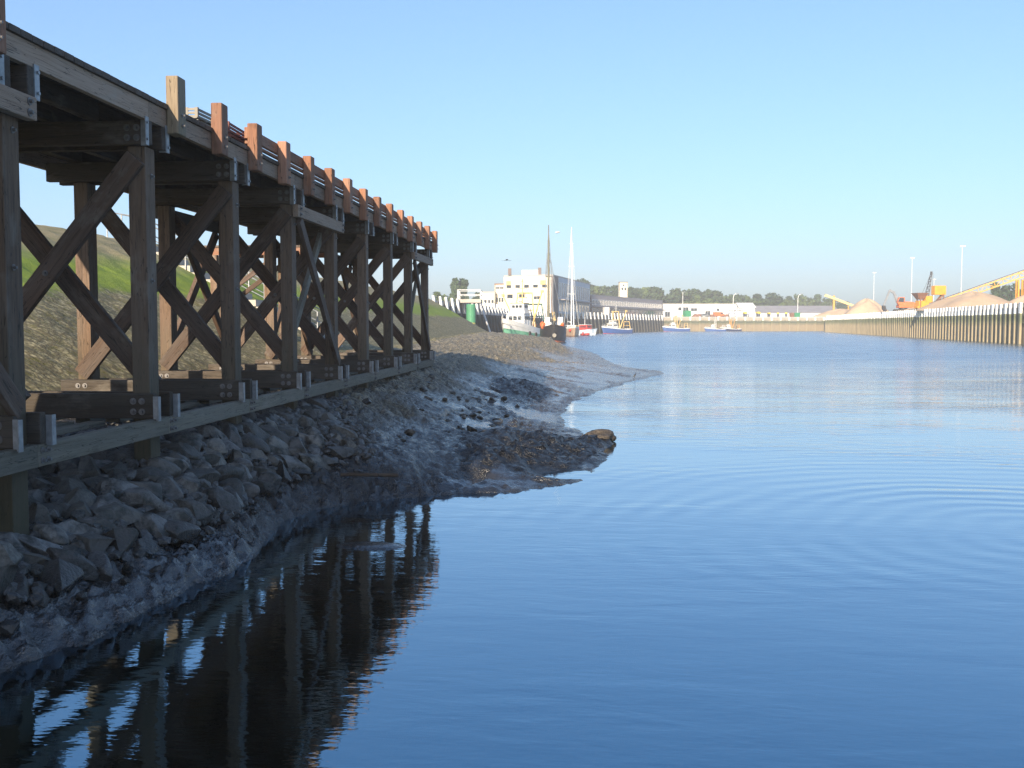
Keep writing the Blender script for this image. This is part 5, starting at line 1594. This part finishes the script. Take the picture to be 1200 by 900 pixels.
# screening machine with hopper at its foot
hx, hy, _ = at(1086, 226)
sm = empty('screening_machine', (hx, hy, YZ), R(10), 'yellow screening machine with raised hopper at the foot of the long conveyor', 'screener')
b = MB(); b.box((0, 0, 0.9), (5.6, 1.8, 0.5)); b.box((-1.3, 0, 1.7), (2.4, 1.7, 1.2)); b.build('chassis', M_['yellow'], sm, bevel=0.05)
b = MB()
for sx, sy in ((-2.2, -.8), (-2.2, .8), (2.0, -.8), (2.0, .8), (0, -.8), (0, .8)): b.beam((sx, sy, 0), (sx * 0.95, sy, 3.1 if sx < 0 else 1.2), 0.22, 0.22)
b.build('frame', M_['rust'], sm)
b = MB(); b.add([(-3.2, -1.5, 4.0), (-0.6, -1.5, 4.0), (-0.6, 1.5, 4.0), (-3.2, 1.5, 4.0), (-2.4, -.6, 2.6), (-1.3, -.6, 2.6), (-1.3, .6, 2.6), (-2.4, .6, 2.6)], [(0, 1, 5, 4), (1, 2, 6, 5), (2, 3, 7, 6), (3, 0, 4, 7), (4, 5, 6, 7), (0, 3, 2, 1)]); b.build('hopper', M_['rust'], sm)
b = MB(); b.box((2.4, 0, 4.6), (2.6, 1.6, 2.0)); b.build('screen_box', M_['yellow'], sm, bevel=0.06)
b = MB(); b.beam((1.2, 0, 1.2), (3.4, 0, 3.8), 0.9, 0.3); b.beam((3.2, -.7, 1), (3.2, -.7, 3.8), .2, .2); b.beam((3.2, .7, 1), (3.2, .7, 3.8), .2, .2); b.build('feed_belt', M_['rust'], sm)
b = MB(); b.box((-0.1, 0, 2.6), (1.6, 1.5, 1.5)); b.build('engine_housing', M_['yellow'], sm, bevel=0.06)

# orange excavator
gx_, gy_, _ = at(1057, 252)
xc = empty('excavator', (gx_, gy_, YZ), R(182), 'orange tracked excavator with its arm folded down to the left beside the small sand heap', 'excavator')
for s in (-1, 1):
    b = MB(); b.prism([(-1.9, 0.15), (-1.6, 0), (1.6, 0), (1.9, 0.15), (2.05, .5), (1.8, .85), (-1.8, .85), (-2.05, .5)], s * 1.15 - 0.3, s * 1.15 + 0.3)
    b.build('track', M_['rubber'], xc, bevel=0.03)
b = MB(); b.lathe([(1.0, 0.86), (1.0, 1.15)], 16); b.build('turntable', M_['black'], xc)
b = MB(); b.prism([(-2.5, 1.16), (1.3, 1.16), (1.3, 1.9), (0.2, 2.0), (-0.3, 2.7), (-2.3, 2.55), (-2.6, 2.1)], -1.25, 1.25); b.build('body', M_['orange'], xc, bevel=0.08)
b = MB(); b.prism([(0.0, 1.95), (1.5, 1.95), (1.7, 2.5), (1.3, 3.75), (0.0, 3.75)], 0.15, 1.2); cbn = b.build('cab', M_['orange'], xc, bevel=0.05)
b = MB(); b.prism([(0.2, 2.55), (1.62, 2.6), (1.28, 3.6), (0.2, 3.6)], 0.10, 1.25); b.build('window', M_['glass'], cbn)
b = MB(); b.prism([(0.5, 1.7), (1.1, 1.7), (2.4, 4.6), (3.4, 5.3), (3.2, 5.7), (2.0, 5.1)], -0.35, 0.05); b.build('boom', M_['greymetal'], xc, bevel=0.04)
b = MB(); b.beam((3.25, -.15, 5.5), (4.7, -.15, 1.6), 0.3, 0.42); b.build('stick', M_['greymetal'], xc, bevel=0.03)
b = MB(); b.prism([(4.3, 1.7), (5.0, 1.75), (5.0, 0.9), (4.4, 0.15), (3.9, 0.5), (4.2, 1.1)], -0.6, 0.3); b.build('bucket', M_['black'], xc, bevel=0.03)
b = MB(); b.tube((1.5, -.15, 2.2), (2.3, -.15, 4.3), 0.1, 0.08, 8); b.build('hydraulic_ram', M_['steel'], xc)

# lattice crane boom beyond the yard
kx, ky, _ = at(1081, 330)
kr = empty('lattice_crane', (kx, ky, YZ), 0, 'grey lattice-boom crane behind the yellow screening machine', 'crane')
b = MB(); b.box((0, 0, 1.6), (5, 3, 2.2)); b.build('cab', M_['greymetal'], kr, bevel=0.1)
b = MB(); a0 = Vector((0.4, 0, 2.6)); a1 = Vector((2.5, 1, zat(320.5, 330) - YZ)); 
for sx, sy in ((-1, -1), (1, -1), (1, 1), (-1, 1)): b.tube(a0 + Vector((sx * .75, sy * .75, 0)), a1 + Vector((sx * .22, sy * .22, 0)), 0.08, 0.06, 5)
for i in range(14):
    f, f2 = i / 14, (i + 1) / 14; w0 = .75 * (1 - f) + .22 * f; w1 = .75 * (1 - f2) + .22 * f2; s = 1 if i % 2 else -1
    for ax in (-1, 1):
        b.tube(a0.lerp(a1, f) + Vector((s * w0, ax * w0, 0)), a0.lerp(a1, f2) + Vector((-s * w1, ax * w1, 0)), 0.06, 0.06, 4); b.tube(a0.lerp(a1, f) + Vector((ax * w0, s * w0, 0)), a0.lerp(a1, f2) + Vector((ax * w1, -s * w1, 0)), 0.06, 0.06, 4)
b.build('lattice_boom', M_['black'], kr)
b = MB(); tip = a1 + Vector((0, 0, 0.2)); b.box(tip, (0.6, 0.5, 0.7)); b.build('boom_head', M_['black'], kr)
b = MB(); b.tube(tip, (-2.2, 0, 3), 0.05, 0.05, 4); b.tube(tip + Vector((0.5, 0, 0)), tip + Vector((0.6, 0, -9)), 0.05, 0.05, 4); b.build('hoist_cable', M_['black'], kr)

# small yellow stacker with its post, at the channel corner
ex, ey, _ = at(976, 400)
cs = empty('stacker_conveyor', (ex, ey, YZ), 0, 'small yellow conveyor sloping down right from a yellow post by the far quay corner', 'conveyor')
b = MB(); b.beam((0, 0, 0), (0, 0, zat(346.5, 400) - YZ), 0.7, 0.7, 0, (1, 0, 0)); b.build('post', M_['yellow'], cs)
a0 = Vector(at(965.5, 401, zat(346, 401))) - Vector(cs.location); a1 = Vector(at(1000, 398, zat(359, 398))) - Vector(cs.location)
b = MB(); b.beam(a0 + Vector((0, -0.65, 0)), a1 + Vector((0, -.65, 0)), 0.3, 0.9); b.beam(a0 + Vector((0, .65, 0)), a1 + Vector((0, .65, 0)), 0.3, 0.9); b.build('truss', M_['buff'], cs)
b = MB(); b.beam(a0 + Vector((0, 0, .3)), a1 + Vector((0, 0, .3)), 0.9, 0.1); b.build('belt', M_['rubber'], cs)
q = a0.lerp(a1, 0.8); b = MB(); b.beam((q.x, q.y, 0), q, 0.4, 0.4, 0, (1, 0, 0)); b.build('leg', M_['yellow'], cs)

# tall light masts and street lamps
def light_mast(label, px, d, ytop, r=0.17, heads=True):
    x, y, _ = at(px, d); h = zat(ytop, d) - YZ
    e = empty('light_mast', (x, y, YZ), R(20), label, 'light mast', 'tall light masts in the sand yard')
    b = MB(); b.tube((0, 0, 0), (0, 0, h), r * 1.4, r * 0.7, 10); b.build('pole', M_['white'], e)
    b = MB(); b.box((0, 0, h), (1.5, 0.15, 0.1)); b.build('crossarm', M_['white'], e)
    for i in range(4):
        b = MB(); b.box((-0.6 + i * 0.4, -0.2, h + 0.2), (0.3, 0.25, 0.3)); b.build('floodlight', M_['white'], e, bevel=0.03)
    return e
light_mast('white light mast rising behind the smaller sand heap', 1022.5, 400, 320.5, 0.08)
light_mast('white light mast standing behind the orange excavator', 1066.5, 330, 303.5, 0.075)
light_mast('tallest white light mast, above the large sand heap', 1124.5, 270, 290, 0.065)
light_mast('faint short light mast just right of the grey lattice crane', 1092.5, 430, 328, 0.13)
def street_lamp(label, px, d, ytop, curved):
    x, y, _ = at(px, d); h = zat(ytop, d) - YZ
    e = empty('street_lamp', (x, y, YZ), R(8), label, 'street lamp', 'street lamps on the far quay')
    b = MB()
    if curved: b.poly([(0, 0, 0), (0, 0, h * 0.8), (0.3, 0, h * 0.93), (1.2, 0, h)], 0.13, 7)
    else: b.tube((0, 0, 0), (0, 0, h), 0.17, 0.10, 7)
    b.build('pole', M_['white'], e)
    b = MB(); b.box((1.7 if curved else 0.3, 0, h), (1.5, 0.35, 0.2)); b.build('lamp_head', M_['steel'], e, bevel=0.03)
street_lamp('straight white street lamp before the left part of the white warehouse', 799.5, 425, 342.5, False)
street_lamp('white street lamp before the right end of the white warehouse', 858.5, 425, 344, True)
street_lamp('white street lamp with a curved arm before the grey-roofed shed', 934, 428, 344.5, True)

# ================================================================== far quayside
def motor_yacht(label, px, d, L_, head, cover=None):
    x, y, _ = at(px, d)
    e = empty('laid_up_yacht', (x, y, YZ + 1.0), R(head), label, 'boat', None)
    hm, dk, sh = hull(L_, L_ * 0.31, L_ * 0.20, L_ * 0.13, 0, [(0, 0), (0.55, 1), (0.66, 0)], bulwark=0.1, draft=0.7)
    hm.build('hull', [M_['white'], M_['blue']] if not cover else [M_['darkblue'], M_['greymetal']], e, smooth=True); dk.build('deck', M_['white'], e)
    if cover:
        b = MB(); b.prism([(-L_ * .5, L_ * .12), (L_ * .45, L_ * .18), (L_ * .3, L_ * .34), (-L_ * .3, L_ * .36), (-L_ * .52, L_ * .26)], -L_ * .16, L_ * .16); b.build('canvas_cover', M_['lemon'], e, bevel=0.25)
    else:
        cabin(e, -0.3, L_ * 0.14, L_ * 0.45, L_ * 0.24, L_ * 0.12, 'white', 4); cabin(e, -0.6, L_ * 0.27, L_ * 0.28, L_ * 0.2, L_ * 0.09, 'white', 3)
    b = MB()
    for sx in (-0.25, 0.2):
        for s in (-1, 1): b.beam((sx * L_, s * L_ * 0.11, -1.0), (sx * L_, s * L_ * 0.08, 0.1), 0.2, 0.2, 0, (1, 0, 0))
        b.box((sx * L_, 0, -0.9), (0.25, L_ * 0.3, 0.2))
    b.build('cradle', M_['greymetal'], e)
    return e
motor_yacht('white motor yacht with blue stripe laid up on the quay left of the yellow covers', 864.5, 432, 8.5, 200)
motor_yacht('white motor yacht laid up just behind the yellow-covered boats', 879.5, 436, 6.0, 190)
for px, l_, lb in ((872, 3.4, 'dark boat under a yellow cover on the quay, the first from the white motor yacht'), (887.5, 3.6, 'dark boat under the largest yellow cover on the quay'), (900, 2.8, 'dark boat under a small yellow cover, third in the row'), (911, 2.8, 'dark boat under a yellow cover, fourth in the row'), (920.5, 3.0, 'dark boat under a yellow cover nearest the curved street lamp')):
    e = motor_yacht(lb, px, 424, l_, random.choice((80, 100, 95)), True)
    e['group'] = 'boats under yellow covers'

def container(name, label, px, d, w_, dp, h, m, cat='container'):
    x, y, _ = at(px, d)
    e = empty(name, (x, y, YZ), R(22), label, cat)
    b = MB(); b.box((0, 0, h / 2 + 0.1), (w_, dp, h))
    n = int(w_ / 0.3)
    for i in range(n): b.box((-w_ / 2 + (i + .5) * w_ / n, -dp / 2 - 0.02, h / 2 + 0.1), (0.14, 0.06, h * 0.92))
    b.build('body', M_[m], e)
    b = MB(); b.box((0, 0, h + 0.14), (w_ + 0.1, dp + 0.1, 0.1)); b.build('lid', M_[m], e)
    b = MB()
    for s in (-1, 1): b.box((s * w_ * 0.42, 0, 0.05), (0.2, dp, 0.1))
    b.build('skid', M_['black'], e)
container('container', 'green container on the far quay in front of the white warehouse', 804.5, 418, 2.6, 2.2, 2.5, 'green')
container('skip', 'bright green skip on the far quay under the curved street lamp', 932.5, 424, 2.4, 2.0, 1.7, 'green', 'skip')
container('skip', 'rust-brown skip beside the bright green one', 927.5, 424, 1.6, 1.6, 1.7, 'rust', 'skip')

def car(name, label, px, d, head, m, cat, van=False):
    x, y, _ = at(px, d)
    e = empty(name, (x, y, YZ), R(head), label, cat)
    pr = [(-2.1, .35), (2.1, .35), (2.15, .8), (1.2, 1.0), (0.6, 1.48), (-1.2, 1.5), (-2.0, 1.0), (-2.15, .8)] if not van else [(-2.3, .4), (2.3, .4), (2.35, 1.1), (1.7, 1.35), (1.2, 2.1), (-2.3, 2.15)]
    b = MB(); b.prism(pr, -0.85, 0.85); bo = b.build('body', M_[m], e, bevel=0.06)
    b = MB(); b.prism([(-1.1, 1.03), (1.05, 1.03), (0.55, 1.40), (-1.1, 1.42)] if not van else [(0.3, 1.35), (1.55, 1.35), (1.15, 1.95), (0.3, 1.95)], -0.87, 0.87); b.build('window', M_['glass'], bo)
    for sx in (-1.3, 1.35):
        for s in (-1, 1):
            b = MB(); b.tube((sx, s * 0.62, 0.33), (sx, s * 0.88, 0.33), 0.33, 0.33, 12); b.build('wheel', M_['rubber'], e)
car('parked_car', 'dark parked car on the far quay in front of the white warehouse', 825, 420, 10, 'greymetal', 'car')
car('parked_van', 'orange-brown van on the far quay above the blue cutters', 842, 420, 15, 'orange', 'van', True)
for k, px in enumerate((815, 819, 834, 850)):
    x, y, _ = at(px, 417)
    b = MB(); b.blob((0, 0, 0.45), (2.6, 1.8, 1.5), 0, 20 + k, 0.3, 2)
    tag(b.build('net_pile', M_['rust'], None, Matrix.Translation((x, y, YZ)), smooth=True), ['heap of brown nets right of the green container', 'second heap of brown nets left of the dark parked car', 'heap of brown nets right of the dark parked car', 'heap of brown nets right of the orange-brown van'][k], 'net pile')
container('white_box_van_body', 'white box body standing on the dark quay beside the long block', 710, 328, 1.6, 1.6, 2.4, 'white', 'box')

# ================================================================== birds
def bird(label, loc, rz, flying=True, s=1.0, m='white'):
    e = empty('gull' if flying else 'wader', loc, rz, label, 'bird')
    b = MB()
    b.lathe([(0.015, -0.28), (0.075, -0.14), (0.09, 0.0), (0.07, 0.12), (0.045, 0.18), (0.055, 0.225), (0.04, 0.265), (0.012, 0.29), (0.004, 0.36)], 10)
    if flying:
        for sd in (-1, 1):
            b.add([(0.02, sd * 0.06, 0.10), (-0.0, sd * 0.06, -0.08), (0.10, sd * 0.35, 0.12), (0.09, sd * 0.35, -0.06), (0.03, sd * 0.72, -0.06), (0.03, sd * 0.70, -0.12), (0.04, sd * 0.06, 0.01), (0.12, sd * 0.35, 0.03)],
                  [(0, 2, 7, 6), (6, 7, 3, 1), (2, 4, 7), (7, 4, 5, 3), (0, 6, 1, 3, 2), (2, 3, 5, 4)])
        M = Matrix.Rotation(R(85), 4, 'Y')
    else:
        M = Matrix.Translation((0, 0, 0.42 * s)) @ Matrix.Rotation(R(40), 4, 'Y')
    o = b.build('body', M_[m], e, M @ Matrix.Scale(s, 4), smooth=True)
    if not flying:
        b = MB()
        for sd in (-0.04, 0.04): b.poly([(0, sd * s, 0.36 * s), (-0.05 * s, sd * s, 0.2 * s), (0.0, sd * s, 0.0), (0.07 * s, sd * s, 0.0)], 0.010 * s, 5)
        b.build('leg', M_['black'], e)
bird('pale gull flying right of the black barge\'s mast top', at(653, 75, zat(273, 75)), 0.4, True, 0.65)
bird('small dark gull flying high above the green trawler', at(594, 95, zat(305, 95)), 1.2, True, 0.8, 'black')
bx, by, _ = at(744, 52)
bird('dark wading bird standing on the tip of the mud spit', (bx, by, 0.0), 0.5, False, 0.42, 'black')

# ================================================================== air
HAZE = True
if HAZE:
    hz, nt, p, out = nt_new('haze_air')
    nt.nodes.remove(p)
    v = N(nt, 'ShaderNodeVolumePrincipled')
    v.inputs['Density'].default_value = HAZE_D = 0.0007
    v.inputs['Color'].default_value = (0.95, 0.97, 1.0, 1)
    v.inputs['Anisotropy'].default_value = 0.0
    L(nt, v.outputs[0], out.inputs['Volume'])
    b = MB(); b.box((60, 260, 14.5), (900, 760, 34.0))
    o = b.build('haze', hz); tag(o, kind='stuff')
    sc.cycles.volume_bounces = 0; sc.cycles.volume_step_rate = 10; sc.cycles.volume_max_steps = 64
sc.cycles.max_bounces = 6; sc.cycles.diffuse_bounces = 3; sc.cycles.glossy_bounces = 3; sc.cycles.transmission_bounces = 2
sc.cycles.use_adaptive_sampling = True
sc.cycles.use_denoising = True
sc.cycles.denoising_prefilter = 'NONE'
sc.cycles.blur_glossy = 1.0
